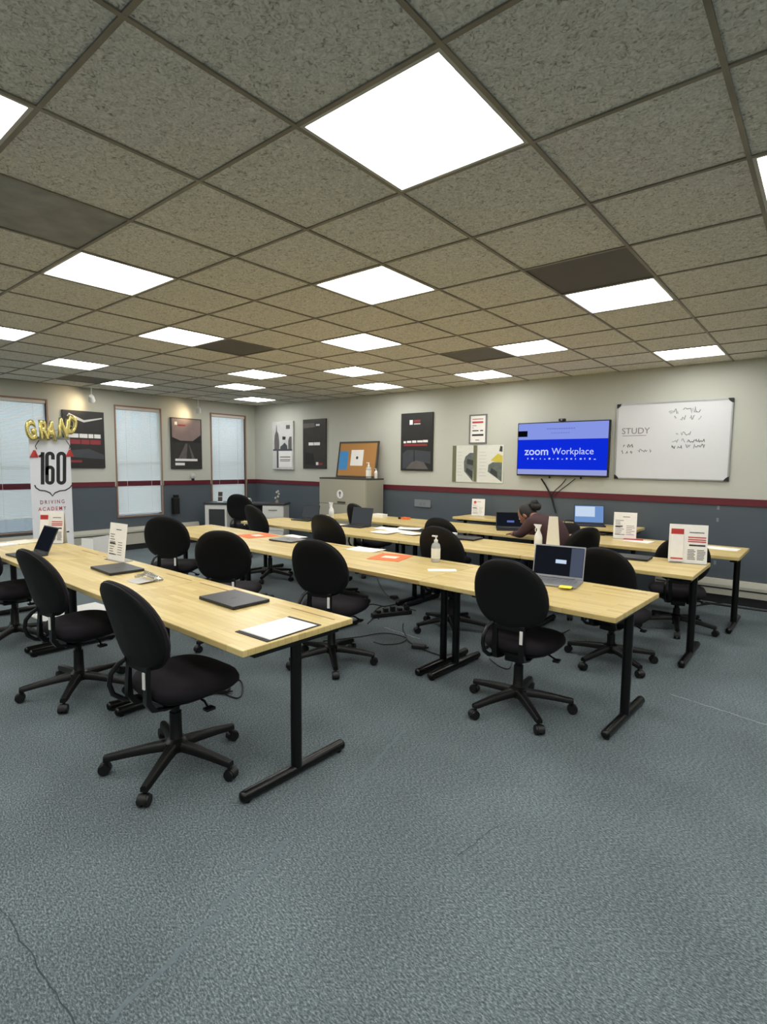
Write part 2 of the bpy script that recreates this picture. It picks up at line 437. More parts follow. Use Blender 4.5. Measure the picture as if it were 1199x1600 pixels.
for bb in range(-6, 16):
    x = AX(bb)
    if XW + .03 < x < XE - .03: MB().box((x - HB, YS, CH), (x + HB, YN, CH + .006)).box((x - .002, YS, CH + .006), (x + .002, YN, CH + .04)).build('tee_bar', 'gridbar', cl)
for a in range(-7, 11):
    y = AYf(a)
    if YS + .03 < y < YN - .03: MB().box((XW, y - HB, CH + .0005), (XE, y + HB, CH + .0065)).box((XW, y - .002, CH + .006), (XE, y + .002, CH + .04)).build('tee_bar', 'gridbar', cl)
LLAB = {(5, 1): 'glowing ceiling light panel beside the brown blank panel, towards the whiteboard', (1, 5): 'glowing ceiling light panel beside the stained grey ceiling panel', (9, 1): 'glowing ceiling light panel above the whiteboard, closest to that wall', (9, 13): 'glowing ceiling light panel closest to the room corner', (7, 3): 'glowing ceiling light panel in front of the television, beside a grey panel'}
lt = None
for x, y, a, bb in lit:
    if lt is None:
        lt = thing('ceiling_light', 'glowing square light panel recessed flush in the tiled ceiling grid', 'ceiling light', (0, 0, 0), 0, 'recessed ceiling light panels')
        h = T / 2 - HB
        f = MB()
        for s in (0, 1, 2, 3): f.box((-h, -h, .001), (h, -h + .014, .03), Matrix.Rotation(s * PI / 2, 4, 'Z'))
        f.build('light_frame', 'fix_frame', lt)
        MB().box((-h + .012, -h + .012, .008), (h - .012, h - .012, .012)).build('diffuser', 'diffuser', lt)
        o = lt
    else: o = copy_tree(lt)
    o.location = (x, y, CH)
    o['label'] = LLAB.get((a, bb), 'glowing square light panel recessed flush in the tiled ceiling grid')


# baseboard heaters
def heater(M, u0, u1, z0, z1, name, label):
    h = thing(name, label, 'heater'); d = .065
    MB().poly([(0, z0), (-d, z0), (-d, z1 - .05), (-d + .02, z1), (0, z1)], u0, u1, M @ Matrix.Rotation(-PI / 2, 4, 'Z') @ Matrix.Diagonal((-1, 1, 1, 1))).build('cover', 'heater', h)
    MB().box((u0, -d - .002, z1 - .075), (u1, -d + .01, z1 - .06), M).build('damper_slot', 'heater_dark', h)
    MB().box((u0, -.05, 0), (u1, -.001, z0 + .01), M).build('recess', 'heater_dark', h)


def heater2(u0, u1, z0, z1, M, label):
    h = thing('baseboard_heater', label, 'heater'); d = .07
    ring = lambda u: [(u, -.001, z0), (u, -d, z0), (u, -d, z1 - .06), (u, -d + .025, z1), (u, -.001, z1)]
    MB().loft([ring(u0), ring(u1)], M).build('cover', 'heater', h)
    MB().box((u0 + .01, -d - .003, z1 - .105), (u1 - .01, -d + .01, z1 - .09), M).build('damper_slot', 'heater_dark', h)
    MB().box((u0 + .01, -.055, 0), (u1 - .01, -.002, z0 + .01), M).build('recess', 'heater_dark', h)


heater2(1.5, 5.9, .10, .40, MW, 'long beige baseboard heater below the windows')
heater2(-1.6, 3.1, .10, .275, MN, 'long low beige baseboard heater below the whiteboard wall')


# ------------------------------------------------------------------ tables
TH = .74
def table(label, xr, xl, yn, yf, th, x_row, y_row, group, z=TH, slots=True):
    """th: small turn of the row about its right end"""
    c, s = math.cos(th), math.sin(th)
    L = xr - xl; Wd = yf - yn
    mx = (xr + xl) / 2 - x_row
    px = x_row + mx * c; py = (yn + yf) / 2 - mx * s * -1 * -1
    t = thing('training_table', label, 'table', (px, py, 0), -th, group)
    MB().box((-L / 2 + .0028, -Wd / 2, z - .032), (L / 2 - .0028, Wd / 2, z), bev=.004).build('tabletop', 'butcher', t)
    MB().box((-L / 2 + .1, -.03, z - .075), (L / 2 - .1, .03, z - .033)).build('crossbar', 'blackmetal', t)
    for sx in (-1, 1):
        x = sx * (L / 2 - .058)
        lg = MB().cyl((x, 0, .045), (x, 0, z - .06), .028, n=16).build('leg', 'blackmetal', t, True)
        MB().box((x - .03, -Wd / 2 + .08, z - .062), (x + .03, Wd / 2 - .08, z - .0325), bev=.004).build('top_bracket', 'blackmetal', lg)
        f = MB(); h = min(Wd / 2 - .03, .315)
        f.cyl((x, -h, .032), (x, h, .032), .027, n=14).ball((x, -h, .032), (.027, .02, .027)).ball((x, h, .032), (.027, .02, .027))
        f.build('foot', 'blackmetal', lg, smooth=True)
        g = MB()
        for yy in (-h + .02, h - .02): g.cyl((x, yy, 0), (x, yy, .012), .016, n=10)
        g.build('glide', 'rubber', lg)
    if slots:
        for x0, x1 in ((-L / 2 + .05, -L / 2 + .40), (L / 2 - .40, L / 2 - .05)):
            MB().box((x0, Wd / 2 - .095, z - .002), (x1, Wd / 2 - .083, z + .0003)).build('cable_slot', 'slot', t)
    return t


def row(name, xs, yn, yf, th, labels, group):
    for i in range(len(xs) - 1): table(labels[i], xs[i], xs[i + 1], yn, yf, th, xs[0], 0, group)


row('r1', [-1.93, -3.34, -4.88, -6.42], 1.405, 2.10, .02,
    ['light wood training table bearing a closed laptop and white paper on a folder', 'light wood training table bearing a closed laptop and crumpled cables beside a leaflet stand',
     'light wood training table bearing an open laptop near the tall white banner'], 'training tables in rows')
row('r2', [-.835, -2.20, -3.57, -4.94, -6.31], 3.04, 3.84, .045,
    ['light wood training table bearing the open silver laptop with the yellow note', 'light wood training table bearing a pump bottle and a bright orange folder',
     'light wood training table bearing an orange folder and a closed grey laptop', 'light wood training table in line behind the black chairs, end towards the corner desk'], 'training tables in rows')
row('r3', [-.755, -2.155, -3.555, -4.955, -6.355], 4.60, 5.36, 0,
    ['light wood training table bearing a leaflet stand with a red pocket', 'light wood training table bearing a white bottle and closed laptop behind the seated person',
     'light wood training table covered with loose white papers and an open laptop', 'light wood training table bearing an open laptop and a white spray bottle'], 'training tables in rows')
row('r4', [-.60, -2.0, -3.40, -4.80, -6.20], 5.86, 6.63, 0,
    ['light wood training table bearing a leaflet stand and loose papers along the screen wall', 'light wood training table that the person in maroon leans on',
     'light wood training table with an empty top behind the stack of papers', 'light wood training table beside the beige filing cabinet'], 'training tables in rows')
TH5 = .81
table('raised wood side table by the wall bearing a leaflet stand', -3.02, -4.2, 6.69, 7.22, 0, -3.02, 0, 'side tables against the screen wall', z=TH5, slots=False)
table('raised wood side table by the wall bearing a lit screen', -1.74, -3.02, 6.69, 7.22, 0, -1.74, 0, 'side tables against the screen wall', z=TH5, slots=False)


# ------------------------------------------------------------------ task chairs
def supr(n, e):
    out = []
    for i in range(n):
        t = 2 * PI * i / n; c, s = math.cos(t), math.sin(t)
        out.append((math.copysign(abs(c) ** (2 / e), c), math.copysign(abs(s) ** (2 / e), s)))
    return out


def make_chair():
    ch = thing('task_chair', 'chair', 'chair')
    o = supr(36, 2.9)
    # seat cushion
    rings = []
    for z, k in ((.408, .78), (.416, .93), (.438, 1.0), (.462, 1.0), (.484, .95), (.496, .84), (.499, .6), (.494, .3), (.492, .02)):
        rings.append([(x * .245 * k * (1 - .06 * (-y)), .06 + y * .235 * k, z - (.018 * max(0, y * k) ** 3 if z > .43 else 0)) for x, y in o])
    MB().loft(rings).build('seat', 'fabric', ch, True)
    # seat pan
    rings = []
    for z, k in ((.345, .22), (.362, .45), (.40, .80), (.412, .84)): rings.append([(x * .245 * k, .03 + y * .22 * k, z) for x, y in o])
    MB().loft(rings).build('seat_pan', 'plastic', ch, True)
    # backrest: outline in (x, z); bends forward at its sides, leans back
    eo = supr(40, 2.35)
    def bk(x, z, dep): # local pad coords -> chair
        zz = z * .225; xx = x * .232 * (1 + .06 * -z - .05 * z * z)
        return (xx, -.20 - .075 * z * .9 - .02 * z * z + .30 * xx * xx * 1.9 + dep, .79 + zz)
    def pad(levels):
        return [[bk(x * k, z * k, d) for x, z in eo] for d, k in levels]
    MB().loft(pad([(.012, .05), (.016, .5), (.020, .8), (.012, .93), (-.008, 1.0), (-.024, .99)])).build('backrest', 'fabric', ch, True)
    MB().loft(pad([(-.020, .985), (-.034, .97), (-.046, .90), (-.052, .7), (-.054, .4), (-.055, .03)])).build('back_shell', 'shell', ch, True)
    # uprights and loop bars
    for sx in (-1, 1):
        x = sx * .085
        rb = lambda y, z, w_, t_: [(x - w_, y - t_, z), (x + w_, y - t_, z), (x + w_, y + t_, z + .004), (x - w_, y + t_, z + .004)]
        up = MB().loft([rb(-.19, .66, .014, .006), rb(-.19, .58, .015, .008), rb(-.195, .50, .016, .010), rb(-.195, .42, .016, .014), rb(-.165, .375, .016, .016), rb(-.09, .36, .018, .012), rb(-.04, .36, .018, .012)]).build('back_upright', 'upright', ch, True)
        if sx == 1: MB().box((x - .009, -.213, .495), (x + .009, -.207, .575)).build('paper_tag', 'tag', up)
    MB().box((-.10, -.20, .565), (.10, -.184, .60), bev=.004).build('back_bracket', 'plastic', ch)
    pts = [(-.10, -.195, .60), (-.125, -.22, .575), (-.135, -.255, .53), (-.135, -.265, .48), (-.132, -.25, .43), (-.12, -.21, .395), (-.10, -.15, .38), (-.07, -.08, .375)]
    MB().tube(pts, .0125, 8).build('loop_handle', 'upright', ch, True)
    # lift, hub, arms, casters
    g = MB().lathe([(.045, .375), (.04, .345), (.022, .34), (.022, .29), (.03, .29), (.032, .14), (.036, .135)], 16); g.build('gas_lift', 'plastic', ch, True)
    MB().lathe([(.02, .075), (.045, .085), (.056, .105), (.056, .135), (.04, .15), (.02, .152)], 20).build('hub', 'plastic', ch, True)
    for k in range(5):
        R_ = Matrix.Rotation(2 * PI * k / 5 + .35, 4, 'Z')
        rg = lambda x, z, w_, h_: [(x, -w_, z - h_), (x, w_, z - h_), (x, w_ * .95, z + h_ * .4), (x, w_ * .55, z + h_), (x, -w_ * .55, z + h_), (x, -w_ * .95, z + h_ * .4)]
        am = MB().loft([rg(.035, .118, .030, .022), rg(.12, .112, .026, .020), rg(.23, .098, .022, .017), rg(.315, .085, .020, .015), rg(.342, .082, .017, .014)], R_).build('base_arm', 'plastic', ch, True)
        ca = MB()
        ca.cyl((.325, 0, .045), (.325, 0, .08), .009, n=8, M=R_)
        for s in (-1, 1): ca.cyl((.338, s * .006, .029), (.338, s * .026, .029), .029, .027, 14, R_)
        ca.loft([[(.338 + r * math.cos(t), yy, .029 + r * math.sin(t)) for t in (-.2, .4, 1.0, 1.6, 2.2, 2.8, 3.3) for r in (.031,)] for yy in (-.016, .016)], R_)
        ca.build('caster', 'rubber', am, True)
    MB().tube([(.10, .05, .385), (.18, .05, .375), (.22, .04, .36)], .006, 6).box((.205, .02, .345), (.245, .07, .36), bev=.004).build('lever', 'plastic', ch, True)
    MB().tube([(-.10, .02, .385), (-.19, .02, .37), (-.23, .01, .36)], .006, 6).box((-.25, -.01, .347), (-.215, .04, .362), bev=.004).build('lever', 'plastic', ch, True)
    MB().box((-.06, -.10, .335), (.06, .12, .385), bev=.01).build('tilt_mechanism', 'blackmetal', ch)
    return ch


CHAIR = make_chair()
used = [False]
def chair(x, y, rz, label, dz=0.0, spin=0):
    """dz: how far the height-adjustable seat and back are let down"""
    o = CHAIR if not used[0] else copy_tree(CHAIR); used[0] = True
    o.location = (x, y, 0); o.rotation_euler = (0, 0, math.radians(rz)); tag(o, label, 'chair', 'black task chairs at the tables')
    for k in o.children:
        k.location.z = 0; k.rotation_euler.z = 0
        nm = k.name.split('.')[0]
        if nm in ('base_arm',): k.rotation_euler = (0, 0, math.radians(spin))
        elif nm != 'hub': k.location.z = -dz
    return o


chair(-2.52, 1.41, 2, 'black task chair at the table with the closed laptop and white paper', spin=-4)
chair(-3.86, 1.47, 5, 'black task chair at the table with the crumpled wrapper and the leaflet stand', spin=10)
chair(-5.38, 1.55, 4, 'black task chair at the table bearing the open laptop by the banner')
chair(-2.95, 2.97, 17, 'black task chair at the wood table, facing the white paper and orange folder', spin=-5)
chair(-3.97, 2.75, 40, 'black task chair with round back between the tables, across from a closed laptop')
chair(-5.36, 3.03, 40, 'black task chair with round back beyond the tall leaflet stand, white tag in clear view')
chair(-1.47, 3.17, 5, 'black task chair facing the open silver laptop with the yellow note', spin=4)
chair(-4.224, 4.376, 4, 'black task chair facing the open laptop and white spray bottle')
chair(-2.70, 4.31, 2, 'black task chair behind the pump bottle on the orange folder table')
chair(-1.28, 4.44, -4, 'black task chair at the table behind the open silver laptop', dz=.06, spin=20)
chair(-5.77, 4.64, -6, 'black task chair turned aside at the table end by the corner desk')
chair(-7.62, 5.60, 30, 'black task chair drawn up to the white corner desk', dz=-.03)
chair(-5.0, 5.79, -10, 'black task chair by the filing cabinet, behind an open laptop')
chair(-3.66, 5.74, 6, 'black task chair behind the stack of white papers', dz=.09)
chair(-2.12, 5.68, 62, 'black task chair that the person in maroon sits on', dz=.07)
chair(-1.075, 5.78, 17, 'black task chair behind the leaflet stand with the red pocket', dz=.085, spin=30)


# ------------------------------------------------------------------ laptops and desk things
def laptop_closed(px, py, rz, label, c='lap_dark', z=TH, W=.33, D=.23, logo=True, p=None):
    p = Vector(p + (z,)) if p else onZ(px, py, z)
    t = thing('laptop', label, 'laptop', (p.x, p.y, z + .0005), math.radians(rz), 'closed laptops on the tables')
    MB().box((-W / 2, -D / 2, .002), (W / 2, D / 2, .012), bev=.002).build('base', 'lap_black', t)
    MB().box((-W / 2, -D / 2, .0125), (W / 2, D / 2, .020), bev=.003).build('lid', c, t)
    if logo: MB().lathe([(.018, .0199), (.018, .0204)], 18).build('logo', 'lap_black', t)
    f = MB()
    for x in (-1, 1):
        for y in (-1, 1): f.cyl((x * W * .4, y * D * .38, 0), (x * W * .4, y * D * .38, .003), .007, n=8)
    f.build('rubber_foot', 'rubber', t)
    return t


def laptop_open(p, rz, label, tilt=18, c='lap_dark', body='lap_dark', W=.33, D=.225, H=.215, z=TH, screen=None, keys='keys'):
    """opens towards local -y: lid stands at local +y edge"""
    t = thing('laptop', label, 'laptop', (p[0], p[1], z + .0005), math.radians(rz))
    bs = MB().box((-W / 2, -D / 2, .0), (W / 2, D / 2, .015), bev=.003).build('base', body, t)
    k = MB()
    for i in range(5):
        for j in range(12): k.box((-W * .43 + j * W * .072, D * .36 - i * .021 - .017, .0148), (-W * .43 + j * W * .072 + W * .062, D * .36 - i * .021, .0165))
    k.build('keyboard', keys, bs)
    MB().box((-.05, -D * .43, .0149), (.05, -D * .16, .0155)).build('touchpad', 'lap_silver' if body == 'lap_silver' else 'lap_black', bs)
    A = Matrix.Translation((0, D / 2 - .004, .015)) @ Matrix.Rotation(math.radians(-tilt), 4, 'X')
    ld = MB().box((-W / 2, -.003, 0), (W / 2, .004, H), A, bev=.002).build('lid', c, t)
    MB().box((-W / 2 + .008, -.0045, .018), (W / 2 - .008, -.0031, H - .01), A).build('display', screen or 'scr_black', ld)
    MB().cyl((0, .0042, H * .5), (0, .0048, H * .5), .016, n=16, M=A).build('logo', 'lap_silver', ld)
    MB().cyl((-W * .35, D / 2 - .004, .012), (W * .35, D / 2 - .004, .012), .007, n=10).build('hinge', 'lap_black', t, True)
    t['A'] = [v for r in A for v in r]
    return t, ld, A


# row 1
laptop_closed(0, 0, -2, 'dark closed laptop beside the white paper on the table', W=.36, D=.25, p=(-2.70, 1.90))
laptop_closed(0, 0, -3, 'dark closed laptop beside the upright leaflet stand', W=.37, D=.25, p=(-4.13, 1.87))
pp = onZ(42, 868, TH)
laptop_open(pp, 2, 'dark open laptop by the banner, lid leaning back', 24, W=.30, H=.24, screen='scr_dark')
# open silver laptop
pa = onZ(864, 911, TH)
t, ld, A = laptop_open(pa, 8, 'open silver laptop with a lit screen and a yellow note', 14, 'lap_silver', 'lap_silver', W=.36, D=.25, H=.235, screen='scr_dark', keys='keys_grey')
b = MB().box((.085, -.006, .02), (.17, -.0046, .222), A); b.build('display_sidebar', 'scr_side', ld)
MB().box((-.02, -.006, .105), (.055, -.0046, .132), A).build('display_dialog', 'scr_win', ld)
nt = MB().box((-.04, -.04, 0), (.04, .04, .0012)).build('sticky_note', 'yellow'); q = onZ(884, 917, TH + .017); nt.location = (q.x, q.y, TH + .0166); nt.rotation_euler = (0, 0, .2)
tag(nt, 'yellow sticky note on the silver laptop', 'sticky note')
q = onZ(450, 847, TH); laptop_closed(450, 845, 4, 'grey closed laptop beside the orange folder near the chair backs', 'lap_silver')
laptop_closed(727, 842, 3, 'grey closed laptop beside the stack of white papers', 'lap_dark')
laptop_closed(985, 872, 3, 'dark closed laptop on the table with the red-pocket leaflet stand', 'lap_dark')
laptop_closed(928, 834, 0, 'dark closed laptop beside the empty black chair, near the leaflet stand', 'lap_black', logo=False)
laptop_open(onZ(556, 823, TH), 4, 'open dark laptop beside the loose papers', 14, W=.33, H=.23, screen='scr_dgrey')
laptop_open(onZ(476, 813, TH), 6, 'open dark laptop beside the white spray bottle', 14, 'lap_black', 'lap_black', W=.32, H=.2, screen='scr_dgrey')
t, ld, A = laptop_open(onZ(797, 828, TH), 30, 'open black laptop in front of the person in maroon', 20, 'lap_black', 'lap_black', W=.34, H=.21, screen='scr_dark')
MB().box((-.03, -.006, .07), (.06, -.0046, .095), A).build('display_dialog', 'scr_grey', ld)
# lit monitor on side table
q = onY(919, 822, 6.90)
t, ld, A = laptop_open((q.x + .02, 6.90), 24, 'open laptop with a bright pale blue screen on the side table', 14, 'lap_black', 'lap_black', W=.36, D=.22, H=.24, z=TH5, screen='scr_winb')
MB().box((-.165, -.006, .09), (.07, -.0046, .22), A).build('display_window', 'scr_win', ld)


def sheet(px, py, rz, W, D, m, label, cat='paper', z=TH, h=.0015, name='paper_sheet', group=None, curl=0.0):
    p = onZ(px, py, z); n = 6
    b = MB(); top = []; bot = []
    for j in range(n + 1):
        for i in range(n + 1):
            x = -W / 2 + W * i / n; y = -D / 2 + D * j / n; zz = h + curl * (abs(i - n / 2) / (n / 2)) ** 3
            top.append((x, y, zz)); bot.append((x, y, zz - h))
    k = n + 1; N = k * k; fs = []
    for j in range(n):
        for i in range(n):
            a = j * k + i; fs += [(a, a + 1, a + k + 1, a + k), (N + a, N + a + k, N + a + k + 1, N + a + 1)]
    edge = [i for i in range(k)] + [k * j + n for j in range(1, k)] + [n * k + i for i in range(n - 1, -1, -1)] + [k * j for j in range(n - 1, 0, -1)]
    for i in range(len(edge)): a, c = edge[i], edge[(i + 1) % len(edge)]; fs.append((a, N + a, N + c, c))
    b.add(top + bot, fs)
    o = b.build(name, m); o.location = (p.x, p.y, z + .0004); o.rotation_euler = (0, 0, math.radians(rz))
    tag(o, label, cat, group); return o


# white paper on dark folder
t = thing('folder', 'dark folder lying under the white paper at the table end', 'folder', (-2.07, 1.722, TH), math.radians(1))
MB().box((-.125, -.175, 0), (.115, .175, .003)).build('folder_back', 'ink', t); MB().box((-.118, -.15, .003), (.108, .15, .005)).build('folder_pages', 'paper', t)
o = sheet(440, 981, 1, .222, .29, 'paper', 'plain white paper on the dark folder at the table end', z=TH + .0055); o.location = (-2.07, 1.72, TH + .0058)
sheet(222, 909, 8, .16, .12, 'ink_lgrey', 'crumpled grey leaflet beside the crumpled cables', 'leaflet', name='leaflet', curl=.01)
q = onZ(232, 905, TH); b = MB()
for k in range(4):
    b.tube([(-.11 + .01 * k, -.04 + .02 * k, .012), (-.05, .02 * math.sin(k), .03 + .006 * k), (.02, -.02 + .015 * k, .035), (.09, .01 * k, .022), (.12, -.02 + .02 * k, .010)], .009, 6)
o = b.build('plastic_wrapper', 'clear', None, True); o.location = (q.x, q.y, TH - .001); tag(o, 'crumpled clear plastic wrapper at the table joint', 'wrapper')
sheet(36, 848, 12, .26, .2, 'cream', 'cream paper pad on the table by the banner', z=TH, h=.012, name='paper_pad')
sheet(5, 852, 12, .18, .18, 'paper', 'white paper pad beside the cream paper pad', z=TH, h=.01, name='paper_pad')
# row 2
def folder(px, py, rz, label, s=1.0):
    p = onZ(px, py, TH); t = thing('orange_folder', label, 'folder', (p.x, p.y, TH + .0005), math.radians(rz))
    MB().box((-.15 * s, -.165 * s, 0), (.15 * s, .165 * s, .003)).build('cover', 'orange', t)
    MB().box((-.07, -.05, .003), (.07, .05, .0038)).build('label_sticker', 'cream', t)
folder(610, 871, 14, 'bright orange folder between the white sheet and the pump bottle')
folder(402, 837, -12, 'bright orange folder beside the grey closed laptop', 1.1)
sheet(572, 859, 6, .32, .22, 'paper', 'white sheet beside the orange folder in front of a chair', curl=.004)
sheet(462, 838, -6, .3, .12, 'paper', 'white sheet beside the grey closed laptop')
sheet(691, 891, 40, .22, .09, 'paper', 'narrow white slip at the foot of the pump bottle')
# row 3 papers
for i, (x, y, r_, w_, d_) in enumerate([(606, 826, 10, .3, .22), (622, 830, -12, .28, .2), (640, 826, 22, .3, .21), (600, 832, 3, .26, .2), (645, 834, -4, .24, .2), (526, 820, 10, .22, .18)]):
    sheet(x, y, r_, w_, d_, 'paper', 'loose white paper in the spread behind the open dark laptop', z=TH + .0022 * i, group='loose papers on the table', curl=.006)
sheet(689, 837, 6, .32, .22, 'paper', 'thick stack of white papers beside the grey laptop', 'paper stack', h=.035, name='paper_stack')
sheet(998, 846, -8, .28, .2, 'paper', 'white leaflet beside the leaflet stand on the table by the side table', 'leaflet', name='leaflet', h=.006)
sheet(990, 843, 14, .2, .12, 'red', 'red and white card beside the white leaflet', 'card', z=TH + .007, name='card')
sheet(1128, 857, -4, .30, .22, 'paper', 'white sheet at the bare table end by the heater')
sheet(785, 825, 0, .22, .16, 'green_paper', 'pale green sheet in front of the person')
sheet(812, 829, 0, .14, .14, 'orange', 'small orange card under the elbow of the person in maroon', 'card', name='card')
sheet(634, 811.5, 0, .12, .08, 'orange', 'small orange box on the empty table', 'box', h=.03, name='card_box')
sheet(626, 811, 0, .05, .05, 'black', 'small black gadget on the empty table', 'gadget', h=.03, name='gadget')
sheet(594, 808, 0, .2, .12, 'paper', 'white cardboard box by the filing cabinet', 'box', h=.05, name='card_box')


def stand(px, py, rz, label, W=.24, H=.31, z=TH, kind=0, by='Z', plain=False):
    p = onZ(px, py, z)
    t = thing('leaflet_stand', label, 'leaflet stand', (p.x, p.y, z), math.radians(rz))
    A = Matrix.Rotation(math.radians(-7), 4, 'X')
    MB().box((-W / 2, -.002, 0), (W / 2, .002, H), A, bev=.0008).build('panel', 'paper' if not plain else 'cream', t)
    MB().box((-W / 2, -.03, 0), (W / 2, .075, .003)).build('base_plate', 'clear', t)
    if kind == 0: MB().loft([[(-W / 2, .072, .003), (W / 2, .072, .003), (W / 2, .075, .003), (-W / 2, .075, .003)], [(-W / 2, H * .122 + .004, H * .95), (W / 2, H * .122 + .004, H * .95), (W / 2, H * .122 + .007, H * .95), (-W / 2, H * .122 + .007, H * .95)]]).build('rear_panel', 'cream', t)
    if plain: return t
    x0 = -W / 2 + .01
    if kind == 0:
        pk = MB().box((x0, -.0195, .012), (x0 + W * .36, -.003, .022), A).box((x0, -.0195, .02), (x0 + .003, -.003, H * .72), A).box((x0 + W * .36 - .003, -.0195, .02), (x0 + W * .36, -.003, H * .72), A).build('leaflet_pocket', 'white', t)
        MB().box((x0 + .004, -.016, .022), (x0 + W * .36 - .004, -.006, H * .86), A).build('leaflet', 'paper', pk)
        MB().box((x0 + .004, -.0175, H * .74), (x0 + W * .36 - .004, -.016, H * .88), A).build('leaflet_header', 'red', pk)
        MB().box((x0 + .006, -.0215, .03), (x0 + W * .36 - .006, -.0201, .042), A).build('pocket_print', 'ink_red', pk)
        xa = x0 + W * .46; xb = W / 2 - .012
        r = MB()
        for z_ in (.66, .60, .55): r.box((xa, -.0035, H * z_), (xb, -.002, H * (z_ + .03)), A)
        r.build('printed_red_text', 'ink_red', t)
        k = MB().box((xa + .01, -.0035, H * .45), (xb - .004, -.002, H * .49), A); k.box((xa + .01, -.0035, H * .79), (xb - .015, -.002, H * .81), A); k.build('printed_heading', 'ink', t)
        g = MB()
        for i in range(7):
            for j in (0, 1):
                a = xa + (xb - xa) * .53 * j; g.box((a, -.0035, H * (.10 + .04 * i)), (a + (xb - xa) * random.uniform(.36, .46), -.002, H * (.122 + .04 * i)), A)
        g.build('printed_text', 'ink_grey', t)
    else:
        g = MB(); k = MB()
        for i in range(9):
            a = -W * .42; zz = H * (.16 + .065 * i)
            g.box((a, -.0035, zz), (a + W * random.uniform(.2, .42), -.002, zz + H * .022), A)
            if i < 6: g.box((W * .06, -.0035, zz), (W * .06 + W * random.uniform(.2, .38), -.002, zz + H * .018), A)
        g.build('printed_text', 'ink_lgrey' if kind == 2 else 'ink_grey', t)
        k.box((-W * .42, -.0036, H * .44), (-W * .1, -.002, H * .475), A).box((-W * .42, -.0036, H * .15), (W * .0, -.002, H * .17), A).box((-W * .1, -.0036, H * .82), (W * .2, -.002, H * .84), A)
        k.build('printed_heading', 'ink', t)
        if kind == 2: MB().cyl((-W * .25, -.0035, H * .80), (-W * .25, -.002, H * .80), .02, n=16, M=A).build('printed_badge', 'ink_red', t)
    return t


stand(1074, 880, 14, 'white leaflet stand with a red-topped pocket on the table end', W=.29, H=.33)
stand(976, 842, 14, 'white leaflet stand with grey print near loose leaflets', W=.24, H=.30, kind=1)
stand(747, 806, 20, 'white leaflet stand with a small red badge on the side table', W=.19, H=.25, kind=2, z=TH5)
stand(181, 876, 4, 'tall narrow leaflet stand beside the closed dark laptop', W=.26, H=.31, kind=1)
q = onZ(864, 857, TH); t = thing('sign_holder', 'narrow blank cream sign holder beside the white bottle', 'sign', (q.x, q.y, TH), math.radians(24))
MB().loft([[(-.068, -.004, 0), (.068, -.004, 0), (.068, .004, 0), (-.068, .004, 0)], [(-.044, .036, .315), (.040, .036, .315), (.040, .042, .315), (-.044, .042, .315)]]).build('panel', 'cream', t); MB().box((-.07, -.03, 0), (.07, .07, .004)).build('base_plate', 'cream', t)
stand(80, 849, 38, 'white leaflet stand before the banner, with a dark red pocket top', W=.24, H=.32)


def pump_bottle(px, py, label, z=TH, s=1.0, m='gel', p=None):
    p = p or onZ(px, py, z); t = thing('pump_bottle', label, 'bottle', (p[0], p[1], z))
    MB().lathe([(.030 * s, 0), (.034 * s, .004), (.034 * s, .115 * s), (.030 * s, .135 * s), (.014 * s, .15 * s), (.013 * s, .155 * s)]).build('body', m, t, True)
    MB().lathe([(.0345 * s, .03 * s), (.0345 * s, .105 * s)]).build('body_label', 'label', t, True)
    MB().lathe([(.015 * s, .152 * s), (.015 * s, .168 * s), (.006 * s, .17 * s), (.006 * s, .188 * s), (.012 * s, .19 * s), (.012 * s, .2 * s)]).box((-.034 * s, -.006 * s, .19 * s), (.01 * s, .006 * s, .2 * s)).build('pump', 'white', t, True)


def spray_bottle(px, py, label, z=TH, s=1.0, p=None, rz=0.0):
    p = p or onZ(px, py, z); t = thing('spray_bottle', label, 'bottle', (p[0], p[1], z), rz)
    MB().lathe([(.036 * s, 0), (.04 * s, .005), (.04 * s, .09 * s), (.034 * s, .12 * s), (.016 * s, .16 * s), (.014 * s, .175 * s)]).build('body', 'white', t, True)
    MB().lathe([(.017 * s, .172 * s), (.017 * s, .19 * s)]).loft([[(x, y, .188 * s) for x, y in ((-.02 * s, -.012 * s), (.015 * s, -.012 * s), (.015 * s, .012 * s), (-.02 * s, .012 * s))], [(x, y, .225 * s) for x, y in ((-.05 * s, -.01 * s), (.03 * s, -.01 * s), (.03 * s, .01 * s), (-.05 * s, .01 * s))]]).build('trigger_head', 'white', t, True)
    MB().tube([(-.03 * s, 0, .19 * s), (-.035 * s, 0, .17 * s), (-.03 * s, 0, .15 * s)], .005 * s, 6).build('trigger', 'white', t, True)


pump_bottle(681, 878, 'clear pump bottle of hand gel beside the orange folder', s=1.12)
spray_bottle(841, 854, 'white bottle beside the blank cream sign holder', s=1.0)
spray_bottle(518, 808, 'white spray bottle beside the open dark laptop', s=1.0)
# dark bag between person and side table
q = Vector((-2.42, 6.50, 0)); t = thing('bag', 'small black bag on the table behind the person', 'bag', (q.x, q.y, TH), .3)
o = supr(20, 3); MB().loft([[(x * .13 * k, y * .07 * k, z) for x, y in o] for z, k in ((0, .9), (.01, 1), (.06, 1), (.10, .9), (.125, .6), (.13, .1))]).build('body', 'fabric', t, True)
MB().tube([(-.06, 0, .12), (-.05, 0, .155), (0, 0, .165), (.05, 0, .155), (.06, 0, .12)], .006, 6).build('handle', 'black', t, True)

# ------------------------------------------------------------------ posters and boards on the screen wall
def north(x0, y0, x1, y1):
    A = onY(x0, y0, YN - .02); B = onY(x1, y1, YN - .02)
    return A.x, B.x, B.z, A.z
def west(x0, y0, x1, y1):
    A = onX(x0, y0, XW + .02); B = onX(x1, y1, XW + .02)
    return A.y, B.y, B.z, A.z


